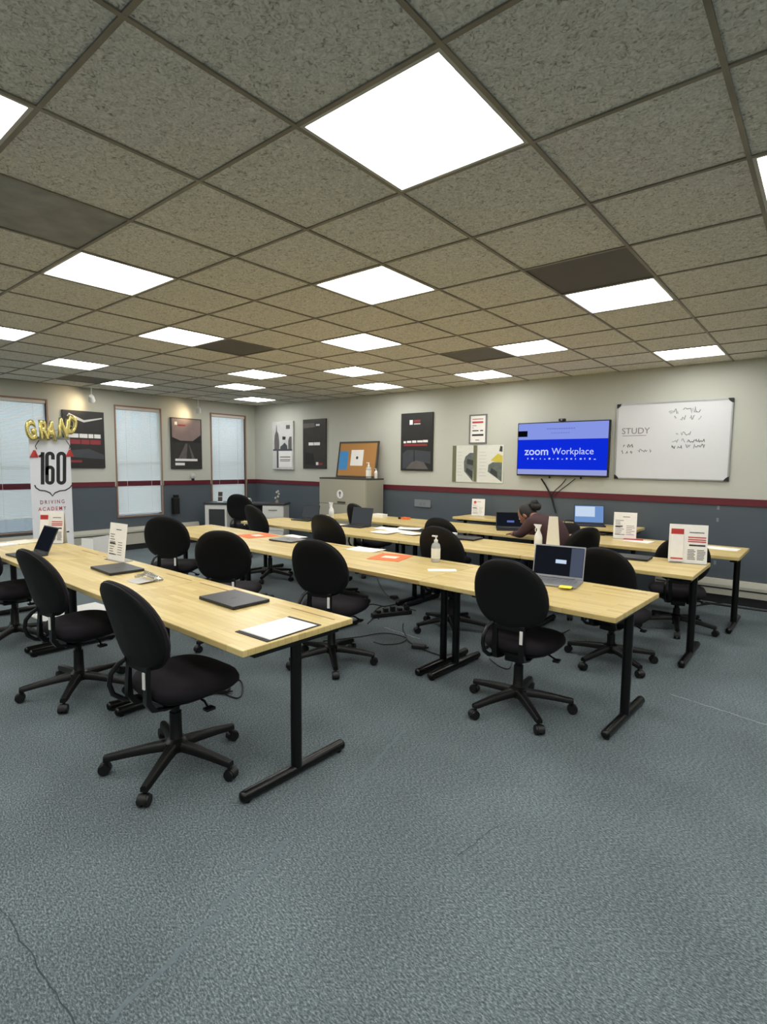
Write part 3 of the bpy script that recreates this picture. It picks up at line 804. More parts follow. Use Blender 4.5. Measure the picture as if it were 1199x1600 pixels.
class Print:
    def __init__(s, t, W, H, d): s.t, s.W, s.H, s.d = t, W, H, d; s.k = 0
    def poly(s, pts, m, name):
        s.k += 1
        e = .0004 * s.k
        MB().poly([((u_ - .5) * s.W, v_ * s.H) for u_, v_ in pts], -s.d - .0004 - e, -s.d + .0005).build(name, m, s.t)
    def rects(s, rs, m, name='printed_text'):
        s.k += 1; e = .0004 * s.k; b = MB()
        for u0, v0, u1, v1 in rs: b.box(((u0 - .5) * s.W, -s.d - .0004 - e, v0 * s.H), ((u1 - .5) * s.W, -s.d + .0005, v1 * s.H))
        b.build(name, m, s.t)


def words(u0, u1, v0, v1, n):
    c = sorted(random.uniform(u0, u1) for _ in range(n - 1)); e = [u0] + c + [u1]
    return [(e[i], v0, e[i + 1] - .012, v1) for i in range(n) if e[i + 1] - e[i] > .03]


def poster(rect, side, name, label, m, d=.03, frame=None, cat='poster'):
    a0, a1, z0, z1 = rect; W = a1 - a0; H = z1 - z0
    loc = ((a0 + a1) / 2, YN, z0) if side == 'n' else (XW, (a0 + a1) / 2, z0)
    t = thing(name, label, cat, loc, 0 if side == 'n' else PI / 2)
    MB().box((-W / 2, -d, 0), (W / 2, -.001, H), bev=.003).build('panel', m, t)
    if frame:
        f = MB(); k = .022
        f.box((-W / 2 - k, -d - .006, -k), (-W / 2, 0, H + k)).box((W / 2, -d - .006, -k), (W / 2 + k, 0, H + k)).box((-W / 2, -d - .006, -k), (W / 2, 0, 0)).box((-W / 2, -d - .006, H), (W / 2, 0, H + k))
        f.build('frame', frame, t)
    return t, Print(t, W, H, d)


# tall dark poster, red and white lettering
t, P = poster((-5.6, -4.965, 1.45, 2.39), 'n', 'wall_poster', 'black poster with white and red lettering beside the small framed notice', 'poster_black')
P.poly([(.06, .04), (.42, .04), (.42, .36), (.2, .36), (.06, .3)], 'poster_slate', 'printed_picture'); P.poly([(.45, .18), (.95, .12), (.95, .33), (.45, .36)], 'poster_slate', 'printed_picture')
P.poly([(.18, .03), (.88, .03), (.74, .15), (.5, .18), (.34, .14)], 'poster_mid', 'printed_picture')
P.rects([(.09, .48, .17, .515), (.2, .485, .34, .52), (.37, .485, .5, .525), (.53, .49, .70, .525), (.71, .49, .86, .53)], 'poster_white')
P.rects([(.1, .43, .84, .465)], 'poster_red'); P.rects([(.28, .80, .38, .88)], 'poster_white', 'printed_emblem'); P.rects([(.42, .84, .62, .88)], 'poster_red'); P.rects([(.42, .80, .62, .82)], 'poster_light')
# grey dark poster
t, P = poster((-8.01, -7.376, 1.455, 2.395), 'n', 'wall_poster', 'dark grey poster with one white word at its middle', 'poster_dark')
P.poly([(.03, .82), (.55, .84), (.5, .92), (.03, .92)], 'poster_mid', 'printed_picture'); P.rects([(.26, .47, .47, .53), (.49, .47, .75, .53)], 'poster_white')
P.rects([(.58, .86, .74, .895)], 'poster_white', 'printed_emblem'); P.rects([(.58, .07, .68, .13)], 'poster_white', 'printed_emblem'); P.rects([(.7, .07, .86, .12)], 'poster_red'); P.poly([(.1, .08), (.52, .08), (.46, .3), (.12, .34)], 'poster_black', 'printed_picture')
# city skyline poster
t, P = poster((-8.92, -8.29, 1.425, 2.385), 'n', 'wall_poster', 'pale grey city skyline poster nearest the room corner', 'poster_light', d=.04)
P.poly([(.1, .42), (.34, .42), (.34, .6), (.3, .75), (.24, .8), (.22, .93), (.2, .93), (.18, .8), (.12, .72), (.1, .6)], 'poster_mid', 'printed_picture')
P.poly([(.38, .42), (.74, .42), (.72, .5), (.6, .56), (.52, .52), (.4, .48)], 'poster_slate', 'printed_picture'); P.poly([(.5, .62), (.64, .62), (.66, .68), (.5, .69)], 'poster_black', 'printed_picture'); P.poly([(.78, .42), (.94, .42), (.94, .68), (.84, .68), (.78, .6)], 'poster_mid', 'printed_picture')
P.poly([(.04, .39), (.96, .39), (.96, .425), (.04, .425)], 'poster_slate', 'printed_picture'); P.rects([(.32, .05, .94, .38)], 'poster_white', 'printed_panel'); P.poly([(.22, .03), (.3, .03), (.3, .4), (.22, .4)], 'poster_slate', 'printed_picture')
P.rects([(.38, .25, .88, .27), (.38, .20, .88, .215), (.38, .17, .86, .185)], 'poster_mid'); P.rects([(.68, .84, .86, .92)], 'poster_mid', 'printed_emblem')
# poster by banner
t, P = poster((3.53, 4.172, 1.44, 2.37), 'w', 'wall_poster', 'glossy black poster with white and red lettering behind the roll-up banner', 'poster_black')
P.rects([(.12, .53, .36, .60), (.38, .53, .58, .60), (.60, .53, .72, .60), (.74, .53, .90, .60)], 'poster_white'); P.rects([(.12, .42, .4, .50), (.42, .42, .62, .50), (.64, .42, .90, .50)], 'poster_red')
P.poly([(.03, .20), (.97, .16), (.97, .24), (.6, .34), (.03, .3)], 'poster_slate', 'printed_picture'); P.poly([(.1, .9), (.5, .8), (.95, .88), (.95, .9), (.5, .84), (.15, .95)], 'poster_light', 'printed_picture'); P.rects([(.12, .10, .42, .14)], 'poster_red')
# road poster
t, P = poster((5.37, 6.012, 1.425, 2.38), 'w', 'wall_poster', 'poster of an empty road under a pinkish grey sky', 'poster_dark')
P.poly([(.04, .62), (.3, .55), (.68, .55), (.96, .68), (.96, .98), (.04, .98)], 'poster_pinkgrey', 'printed_picture'); P.poly([(.04, .52), (.96, .52), (.96, .67), (.7, .555), (.3, .555), (.04, .62)], 'poster_black', 'printed_picture')
P.poly([(.22, .2), (.48, .2), (.52, .5), (.46, .5)], 'poster_mid', 'printed_picture'); P.poly([(.66, .2), (.76, .2), (.58, .48), (.56, .48)], 'poster_mid', 'printed_picture')
P.rects([(.12, .155, .84, .20), (.12, .07, .42, .12)], 'poster_white'); P.rects([(.12, .86, .2, .92)], 'poster_white', 'printed_emblem'); P.rects([(.22, .84, .46, .87)], 'poster_red')
# small framed notice
t, P = poster((-4.285, -4.03, 1.895, 2.29), 'n', 'framed_notice', 'small framed white notice above the pair of white posters', 'paper', d=.012, frame='ink_grey', cat='notice')
P.rects([(.12, .86, .85, .89), (.12, .72, .85, .79)], 'ink_red'); P.rects([(.12, .62, .4, .645), (.12, .54, .22, .56), (.35, .07, .6, .1)], 'ink_grey'); P.rects([(.14, .42, .55, .46), (.65, .42, .85, .46), (.12, .24, .88, .31)], 'ink')
# pair of white picture posters
for k, (a0, a1) in enumerate(((-4.595, -4.165), (-4.155, -3.725))):
    t, P = poster((a0, a1, 1.29, 1.85), 'n', 'wall_poster', ['white poster with dark machinery picture and a grey edge band', 'white poster with a yellow picture patch'][k], 'pic_teal', d=.01)
    if k == 0:
        P.poly([(0, 0), (.16, 0), (.16, 1), (.0, 1)], 'olive', 'printed_band'); P.poly([(.88, .02), (1, .02), (1, 1), (.86, 1)], 'olive', 'printed_band')
        P.poly([(.5, .3), (.86, .02), (.88, .8), (.72, .8), (.54, .7), (.48, .55)], 'pic_grey', 'printed_picture'); P.poly([(.56, .3), (.84, .1), (.84, .3), (.6, .4)], 'pic_dark', 'printed_picture'); P.poly([(.6, .5), (.86, .46), (.86, .6), (.62, .64)], 'pic_dark', 'printed_picture')
    else:
        P.poly([(.42, .3), (.96, .04), (.96, .55), (.6, .55), (.44, .48)], 'pic_grey', 'printed_picture'); P.poly([(.52, .6), (.8, .78), (.97, .72), (.97, .54), (.7, .56)], 'pic_yellow', 'printed_picture'); P.poly([(.84, .84), (.96, .82), (.96, .96), (.88, .98)], 'pic_dark', 'printed_picture'); P.poly([(.5, .28), (.8, .14), (.78, .3), (.56, .4)], 'pic_dark', 'printed_picture')
    P.rects([(.22 if k == 0 else .08, .18 + .09 * i, (.42 if k == 0 else .36) - .04 * (i % 2), .19 + .09 * i) for i in range(8)], 'ink_lgrey')

# whiteboard
a0, a1, z0, z1 = -2.14, -.92, 1.415, 2.32; W = a1 - a0; H = z1 - z0
t = thing('whiteboard', 'white dry-erase board with faint handwriting and black corner caps', 'whiteboard', ((a0 + a1) / 2, YN, z0))
MB().box((-W / 2, -.02, 0), (W / 2, -.001, H)).build('writing_surface', 'whiteboard', t)
f = MB(); k = .016
f.box((-W / 2 - k, -.026, -k), (-W / 2, 0, H + k)).box((W / 2, -.026, -k), (W / 2 + k, 0, H + k)).box((-W / 2, -.026, -k), (W / 2, 0, 0)).box((-W / 2, -.026, H), (W / 2, 0, H + k)); f.build('frame', 'wbframe', t)
for sx in (-1, 1):
    for sz in (0, 1):
        cx, cz = sx * (W / 2 + k), (-k if sz == 0 else H + k); dx = -sx * .055; dz = .055 if sz == 0 else -.055
        MB().poly([(cx, cz), (cx + dx, cz), (cx + dx * .75, cz + dz * .45), (cx + dx * .45, cz + dz * .75), (cx, cz + dz)], -.031, -.001).build('corner_cap', 'black', t)
text('handwriting', 'STUDY', .105, 'ink_grey', t, -W / 2 + .215, -.0205, H * .64, sp=1.0)
MB().box((-W / 2 + .06, -.0212, H * .575), (-W / 2 + .34, -.02, H * .582)).build('handwriting', 'ink_grey', t)


def scribble(parent, x0, x1, z, h, m='ink_grey', r=.003):
    b = MB(); x = x0; pts = []
    while x < x1:
        pts.append((x, -.0212, z + random.uniform(-.5, .5) * h)); x += h * random.uniform(.10, .20)
        if random.random() < .14 and len(pts) > 3: b.tube(pts, r, 4); pts = []; x += h * .5
    if len(pts) > 1: b.tube(pts, r, 4)
    b.build('handwriting', m, parent)['kind'] = 'stuff'


for x0, x1, zv, h in ((-.03, .09, .885, .06), (.12, .31, .895, .075), (.03, .34, .795, .06), (.06, .24, .59, .05), (.02, .17, .50, .05), (.18, .37, .50, .045), (.02, .13, .42, .045), (.17, .39, .425, .055), (-.53, -.41, .44, .045), (-.55, -.40, .355, .05), (-.36, -.2, .37, .05)):
    scribble(t, x0, x1, H * zv, h, random.choice(['ink_grey', 'ink']))

# television
a0, a1, z0, z1 = -3.475, -2.215, 1.412, 2.148; W = a1 - a0; H = z1 - z0
t = thing('television', 'wall-mounted television showing a bright blue title screen', 'television', ((a0 + a1) / 2, YN, z0))
MB().box((-W / 2, -.085, 0), (W / 2, -.03, H), bev=.006).build('housing', 'black', t)
MB().box((-.2, -.03, H * .25), (.2, -.001, H * .75)).build('wall_bracket', 'blackmetal', t)
k = .014; d = -.0855
sc = MB().quad(-W / 2 + k, k + .008, W / 2 - k, H - k, d, .0008).build('display', 'scr_blue', t)
MB().quad(-W / 2 + k, H * .68, W / 2 - k, H - k, d - .0008, .0005).build('display_band', 'scr_light', sc)
MB().quad(-W / 2 + k, k + .008, W / 2 - k, H * .125, d - .0008, .0005).build('display_band', 'scr_pale', sc)
MB().quad(-W / 2 + k, H * .735, -W / 2 + .15, H * .845, d - .0013, .0005).build('display_inset', 'scr_black', sc)
text('display_text', 'zoom', .15, 'scr_text', sc, -.34, d - .0015, H * .455, bold=.002, xs=1.02, ext=.0003)
text('display_text', 'Workplace', .125, 'scr_text', sc, .16, d - .0015, H * .455, xs=1.0, ext=.0003)
b = MB()
for i in range(16): b.quad(-.47 + i * .061, H * .31, -.47 + i * .061 + random.choice([.012, .02, .026]), H * .31 + random.choice([.01, .018, .022]), d - .0008, .0005)
b.build('display_text', 'scr_text', sc)['kind'] = 'stuff'
b = MB()
for i in range(12): b.quad(-.2 + i * .033, H * .865, -.2 + i * .033 + .024, H * .88, d - .0013, .0004)
for i in range(8): b.quad(-.14 + i * .033, H * .79, -.14 + i * .033 + .024, H * .8, d - .0013, .0004)
b.build('display_text', 'scr_grey', sc)['kind'] = 'stuff'
for x in (-.16, .27): MB().box((x - .008, -.05, -.03), (x + .008, -.02, .005)).build('bracket_end', 'blackmetal', t)
t = thing('webcam', 'small black webcam clipped to the television top', 'webcam', ((a0 + a1) / 2 + .0, YN - .06, z1))
MB().box((-.045, -.03, .004), (.045, .02, .038), bev=.008).build('body', 'black', t); MB().cyl((0, -.031, .021), (0, -.036, .021), .012, n=14).build('lens', 'lap_silver', t); MB().box((-.02, -.028, 0), (.02, .022, .006)).build('clip', 'black', t)
MB().box((-.01, .0, -.0), (.01, .03, .012)).build('clip', 'black', t)


def cable(name, pts, label, r=.006, m='black', n=5, cat='cable', group=None):
    out = []; P_ = [Vector(p) for p in pts]; L = len(P_)
    for i in range(L - 1):
        p0, p1, p2, p3 = P_[max(i - 1, 0)], P_[i], P_[i + 1], P_[min(i + 2, L - 1)]
        for s in range(6):
            u_ = s / 6; out.append(.5 * ((2 * p1) + (p2 - p0) * u_ + (2 * p0 - 5 * p1 + 4 * p2 - p3) * u_ ** 2 + (3 * p1 - p0 - 3 * p2 + p3) * u_ ** 3))
    out.append(P_[-1])
    o = MB().tube(out, r, n).build(name, m, None, True); tag(o, label, cat, group); return o


def N(x, y, off=.02): p = onY(x, y, YN - off); return (p.x, p.y, p.z)
cable('television_cable', [N(846, 748, .03), N(852, 757), N(858, 768), N(862, 777), N(866, 792), N(869, 802, .04)], 'thick black cable running down the wall from the television', .011)
cable('television_cable', [N(885, 748, .03), N(878, 757), N(866, 768), N(862, 776, .03)], 'thin grey cable slanting below the television middle', .006, 'ink')
cable('television_cable', [N(899, 748, .03), N(888, 757), N(872, 769), N(866, 776, .03)], 'second thin cable slanting below the television towards the webcam side', .006, 'ink')
# wall plates
t = thing('wall_outlet', 'grey raceway outlet box low on the wall beside the filing cabinet', 'outlet', (-5.15, YN, .86))
MB().box((-.16, -.02, 0), (.16, -.001, .12), bev=.003).build('plate', 'outlet', t); MB().box((-.05, -.023, .03), (-.01, -.02, .08)).box((.02, -.023, .03), (.06, -.02, .08)).build('socket', 'ink_grey', t)
for zz in (.93, 1.07, .43):
    t = thing('wall_screw_plate', 'small pale patch on the grey wall below the maroon rail', 'wall patch', (-.99, YN, zz), 0, 'pale patches on the wall'); MB().box((-.012, -.004, 0), (.012, -.0005, .045), bev=.001).build('patch', 'outlet', t)

# ------------------------------------------------------------------ window wall things
def track_spot(px, py, label):
    p = onX(px, py, XW + .32); t = thing('spotlight', label, 'spotlight', (p.x, p.y, CH))
    MB().box((-.02, -.12, -.02), (.02, .12, -.0005)).build('mount', 'white', t); MB().cyl((0, 0, -.02), (0, 0, p.z - CH + .02), .008, n=8).build('stem', 'white', t)
    A = Matrix.Translation((0, 0, p.z - CH)) @ Matrix.Rotation(math.radians(30), 4, 'X') @ Matrix.Rotation(math.radians(42), 4, 'Y')
    MB().lathe([(.02, .05), (.035, .045), (.045, .0), (.05, -.06), (.046, -.06), (.03, -.03)], 16, A).build('lamp_head', 'white', t, True)
    MB().lathe([(.002, -.052), (.04, -.052), (.04, -.05), (.002, -.05)], 16, A).build('bulb', 'bulb', t)
    ld_ = bpy.data.lights.new('spot_lamp', 'SPOT'); ld_.energy = 9; ld_.color = (1, .74, .45); ld_.spot_size = 2.0; ld_.spot_blend = 1.0; ld_.shadow_soft_size = .04
    lo = bpy.data.objects.new('spot_lamp', ld_); COL.objects.link(lo); lo.parent = t
    lo.matrix_local = Matrix.Translation((-.05, -.02, p.z - CH - .05)) @ Vector((-.75, -.5, -.12)).to_track_quat('-Z', 'Y').to_matrix().to_4x4()


track_spot(143, 622, 'white spotlight above the poster behind the banner')
track_spot(310, 640, 'white spotlight above the road poster')
# wall speaker and dome
p = onX(276, 803, XW + .1)
t = thing('wall_speaker', 'slim black speaker box on the grey wall between the windows', 'speaker', (XW, p.y, p.z))
MB().box((-.055, -.13, 0), (.055, -.03, .30), bev=.006).build('body', 'black', t); MB().box((-.02, -.031, .1), (.02, -.001, .2)).build('bracket', 'blackmetal', t); MB().box((-.03, -.11, .30), (.05, -.05, .36), bev=.004).build('top_block', 'black', t)
t.rotation_euler = (0, 0, PI / 2)
t = thing('thermostat', 'small round white thermostat above the maroon rail', 'thermostat', (XW, onX(302, 744, XW + .03).y, 1.29)); t.rotation_euler = (0, 0, PI / 2)
MB().cyl((0, -.001, 0), (0, -.02, 0), .055, n=24).build('wall_plate', 'fix_frame', t, True); MB().ball((0, -.022, .0), (.05, .025, .05), 16).build('dial', 'fix_frame', t, True); MB().box((-.02, -.04, -.09), (.02, -.001, -.05)).build('bracket', 'ink', t)

# roll-up banner
BX = -8.6
def bpt(x, y): p = onX(x, y, BX); return p
y0 = bpt(48, 760).y; y1 = bpt(112, 760).y; zt = 1.87; BW = y1 - y0
bn = thing('rollup_banner', 'tall white roll-up banner reading 160 inside a shield', 'banner', (BX, (y0 + y1) / 2, 0), PI / 2)
MB().box((-BW / 2, -.002, .08), (BW / 2, .001, zt)).build('banner_sheet', 'banner', bn)
MB().box((-BW / 2 - .02, -.10, .0), (BW / 2 + .02, .10, .085), bev=.02).build('base', 'lap_silver', bn)
MB().box((-BW / 2, -.01, zt - .01), (BW / 2, .01, zt + .02)).build('top_rail', 'lap_silver', bn); MB().cyl((0, .02, .08), (0, .02, zt), .009, n=8).build('support_pole', 'lap_silver', bn)
def bl_(x, y): p = bpt(x, y); return (p.y - (y0 + y1) / 2, p.z)
ux, uz = bl_(82, 731); hh = bl_(82, 706)[1] - bl_(82, 757)[1]
def digit(pts, closed=False, sw=.047):
    P2 = [Vector((bl_(x, y)[0], bl_(x, y)[1])) for x, y in pts]; n = len(P2); rings = []
    for i, p in enumerate(P2):
        q0 = P2[(i - 1) % n] if closed else P2[max(i - 1, 0)]; q1 = P2[(i + 1) % n] if closed else P2[min(i + 1, n - 1)]
        d = (q1 - q0).normalized(); nn = Vector((-d.y, d.x)) * (sw / 2)
        rings.append([(p.x + nn.x, -.0034, p.y + nn.y), (p.x - nn.x, -.0034, p.y - nn.y), (p.x - nn.x, -.002, p.y - nn.y), (p.x + nn.x, -.002, p.y + nn.y)])
    MB().loft(rings, closed=closed).build('printed_number', 'ink', bn)


def stad(x0, x1, y0_, y1_, a0=0.0, a1=2 * PI, n=28):
    r = (x1 - x0) / 2; cx = (x0 + x1) / 2; out = []
    for i in range(n + 1):
        t_ = a0 + (a1 - a0) * i / n; sy_ = math.sin(t_)
        out.append((cx + r * math.cos(t_), (y0_ + r if sy_ > -1e-9 else y1_ - r) - r * sy_))
    return out
digit([(66.5, 757), (66.5, 740), (66.5, 720), (66.5, 706.5)]); digit([(66, 710), (63, 712.5), (60.5, 713.5)], sw=.032)
digit(stad(73.2, 82.6, 730, 754.8)[:-1], True); digit([(73.2, 742), (73.2, 725)] + list(reversed(stad(73.2, 82.6, 708.3, 754, 0, PI))) + [(82.6, 718)])
digit(stad(90.8, 100.8, 708.3, 754.8)[:-1], True)
def path(pts, r, m, name): MB().tube([(bl_(x, y)[0], -.004, bl_(x, y)[1]) for x, y in pts], r, 6).build(name, m, bn)
path([(54, 758), (56, 762), (62, 766), (71, 767), (78, 770), (82, 775), (86, 770), (93, 767), (102, 766), (109, 762), (112, 758)], .008, 'ink', 'printed_shield')
path([(57, 702), (55, 697), (58, 692), (61, 688)], .005, 'ink', 'printed_shield'); path([(108, 702), (109, 697), (106, 692), (103, 688)], .005, 'ink', 'printed_shield')
for s_, yy in (('DRIVING', 784.5), ('ACADEMY', 795)):
    a, c = bl_(82, yy); text('printed_text', s_, .075, 'poster_red' if yy < 790 else 'ink_red', bn, a, -.0025, c, sp=1.5, bold=.001, xs=.78)
for x, y, w_ in ((97, 805, .075), (103, 831, .09), (66, 826, .05), (100, 840, .04)): a, c = bl_(x, y); MB().box((a - w_ / 2, -.0032, c - .01), (a + w_ / 2, -.002, c + .01)).build('printed_text', 'ink', bn)
for x, y in ((53.5, 709), (109, 708)):
    a, c = bl_(x, y); tl = MB()
    for k in range(6): tl.loft([[(a - .012, -.012, c + .05), (a + .012, -.012, c + .05), (a + .012, -.006, c + .05), (a - .012, -.006, c + .05)], [(a + (k - 3) * .018 - .012, -.03 + .004 * k, c - .045), (a + (k - 3) * .018 + .012, -.03 + .004 * k, c - .045), (a + (k - 3) * .018 + .012, -.02, c - .05), (a + (k - 3) * .018 - .012, -.02, c - .05)]])
    tl.build('tassel', 'red', bn)
# foil letter balloons strung over the banner top
LET = [('G', 46, 674, 6), ('R', 62, 674, 2), ('A', 77, 675, -3), ('N', 93, 671, -6), ('D', 109, 666, -12)]
st = []
for c_, x, y, r_ in LET:
    p = bpt(x, y); me = text_mesh(c_, .34, 'gold', ext=.008, bev=.024, bold=.0, xs=.5)
    o = link('foil_balloon', me); o.location = (BX + .06 + (0, .075, 0, .075, 0)[len(st)], p.y, p.z); o.rotation_euler = (0, math.radians(0), PI / 2)
    o.rotation_euler.rotate_axis('Y', math.radians(-r_))
    me.polygons.foreach_set('use_smooth', [True] * len(me.polygons)); st.append((p.y, p.z))
    tag(o, 'gold foil balloon letter %s tied over the banner' % c_, 'balloon', 'gold foil letter balloons')
t = MB().tube([(BX + .012, st[0][0] - .05, st[0][1])] + [(BX + .012, a, c) for a, c in st] + [(BX + .012, st[-1][0] + .05, st[-1][1])], .003, 5); o = t.build('balloon_string', 'gold'); tag(o, 'thin gold string running behind the foil letter balloons', 'string')
# white box near banner
q = Vector((-7.95, 3.20, 0)); t = thing('cardboard_box', 'white open box on the carpet beside the banner', 'box', (q.x, q.y, 0), .5)
b = MB(); b.box((-.22, -.16, 0), (.22, .16, .008)).box((-.22, -.16, 0), (-.214, .16, .36)).box((.214, -.16, 0), (.22, .16, .52)).box((-.22, -.16, 0), (.22, -.154, .36)).box((-.22, .154, 0), (.22, .16, .46)); b.build('body', 'white', t)
MB().box((-.22, -.30, .352), (.22, -.155, .358)).build('flap', 'white', t)
o = sheet(95, 958, 3, 1.1, .66, 'white', 'large white board lying on the carpet beneath the table', 'board', z=0.0, h=.01, name='foam_board'); o.location = (-5.62, 2.25, .0004)

# ------------------------------------------------------------------ filing cabinet, cork board
t = thing('filing_cabinet', 'beige metal lateral filing cabinet with a round white sticker', 'cabinet', (-6.50, 6.80, 0))
MB().box((-.555, 0, .04), (.555, .44, 1.285), bev=.004).build('body', 'beige_metal', t); MB().box((-.56, -.005, 1.286), (.56, .445, 1.31), bev=.003).build('top', 'dark_top', t); MB().box((-.54, .02, 0), (.54, .42, .042)).build('plinth', 'dark_top', t)
for i, (z0, z1) in enumerate(((.06, .44), (.45, .85), (.86, 1.27))):
    dr = MB().box((-.545, -.014, z0), (.545, -.0005, z1), bev=.003).build('drawer', 'beige_metal', t); MB().box((-.09, -.03, z0 + .02), (.09, -.012, z0 + .045), bev=.004).build('handle', 'dark_top', dr)
s = MB().cyl((0, -.0142, 0), (0, -.016, 0), .075, n=28).build('round_sticker', 'white', t); s.location = (-.04, 0, 1.03)
k = MB().cyl((0, -.0162, .02), (0, -.0166, .02), .03, n=6).box((-.012, -.0166, -.045), (.012, -.0162, .0)).build('sticker_emblem', 'ink_grey', s)
# cork board leaning on the wall
c0 = Vector((-6.47, 7.10, 1.312)); t = thing('cork_board', 'framed cork board leaning on the wall above the filing cabinet', 'notice board', c0)
A = Matrix.Rotation(math.radians(-9), 4, 'X') @ Matrix.Rotation(math.radians(0), 4, 'Y'); W, H = .93, .64
MB().box((-W / 2 + .02, -.008, .02), (W / 2 - .02, .01, H - .02), A).build('cork_panel', 'cork', t)
f = MB(); k = .03
f.box((-W / 2, -.014, 0), (-W / 2 + k, .012, H), A).box((W / 2 - k, -.014, 0), (W / 2, .012, H), A).box((-W / 2, -.014, 0), (W / 2, .012, k), A).box((-W / 2, -.014, H - k), (W / 2, .012, H), A); f.build('frame', 'dark_top', t)
MB().box((-.43, -.0105, .14), (-.22, -.008, .47), A).build('pinned_blue_sheet', 'blue_paper', t); MB().box((-.15, -.0105, .21), (.14, -.008, .49), A).build('pinned_white_sheet', 'paper', t); MB().cyl((0, -.0106, .35), (0, -.0112, .35), .03, n=6, M=A).build('printed_emblem', 'ink', t)
pump_bottle(0, 0, 'clear pump bottle on the filing cabinet in front of the cork board', 1.31, 1.35, 'gel', (-6.03, 6.95)); pump_bottle(0, 0, 'short white bottle on the filing cabinet corner', 1.31, .85, 'white', (-5.98, 7.08))

# ------------------------------------------------------------------ corner desk, diagonal
dl = Vector((-9.08, 5.74)); drt = Vector((-7.83, 6.64)); dd = (drt - dl); LD = dd.length; an = math.atan2(dd.y, dd.x); mid = (dl + drt) / 2
DZ = .80
t = thing('corner_desk', 'white desk with dark top standing across the room corner', 'desk', (mid.x, mid.y, 0), an)
MB().box((-LD / 2, 0, DZ - .035), (LD / 2, .48, DZ), bev=.003).build('desktop', 'desk_dark', t)
for x0, x1, dark in ((-LD / 2 + .02, -LD / 2 + .44, True), (LD / 2 - .42, LD / 2 - .02, False)):
    pd = MB().box((x0, .02, .03), (x1, .46, DZ - .036), bev=.004).build('pedestal', 'desk_white', t)
    if dark: MB().box((x0 + .08, .005, .05), (x1 - .04, .0195, DZ - .12), bev=.003).build('door', 'desk_dark', pd)
    else:
        for k in range(3):
            z0 = .06 + k * .235; dr = MB().box((x0 + .01, .005, z0), (x1 - .01, .0195, z0 + .22), bev=.003).build('drawer', 'desk_white', pd); MB().box((x0 + .12, -.008, z0 + .14), (x1 - .12, .005, z0 + .155)).build('handle', 'ink_grey', pd)
    MB().box((x0 + .02, .04, 0), (x1 - .02, .44, .03)).build('plinth', 'desk_dark', pd)
MB().box((-LD / 2 + .44, .40, .25), (LD / 2 - .42, .42, DZ - .036)).build('back_panel', 'desk_dark', t)
def ondesk(u_, v_): p = mid + dd.normalized() * u_ + Vector((-dd.y, dd.x)).normalized() * v_; return (p.x, p.y, DZ)
t = thing('card_display', 'small dark card display on the corner desk before the blind', 'card display', ondesk(-.52, .2), an)
MB().box((-.05, -.004, 0), (.05, .004, .21), Matrix.Rotation(math.radians(-8), 4, 'X')).build('backing', 'white', t)
for z0 in (.015, .11): MB().box((-.042, -.006, z0), (.042, -.004, z0 + .085), Matrix.Rotation(math.radians(-8), 4, 'X')).build('card', 'poster_dark', t)
MB().box((-.05, -.03, 0), (.05, .05, .004)).build('base_plate', 'white', t)
t = thing('cup', 'small white cup on the corner desk', 'cup', ondesk(.05, .15), an); MB().lathe([(.028, 0), (.036, .09), (.033, .09), (.026, .006)], 16).build('cup_body', 'white', t, True); MB().tube([(.034, 0, .07), (.055, 0, .065), (.055, 0, .035), (.031, 0, .03)], .005, 6).build('cup_handle', 'white', t, True)
t = thing('flower_ornament', 'pale flower ornament on the corner desk end', 'ornament', ondesk(.58, .2), an)
MB().lathe([(.03, 0), (.035, .02), (.02, .05), (.02, .06)], 14).build('vase', 'poster_pinkgrey', t, True); b = MB()
for k, (x, z) in enumerate(((-.03, .09), (.02, .12), (.035, .17), (-.005, .2), (.02, .22))): b.ball((x, 0, z), .022, 8)
b.build('bloom', 'ink_lgrey', t, True); MB().tube([(0, 0, .05), (.01, 0, .12), (.015, 0, .2)], .004, 5).build('stem', 'olive', t)

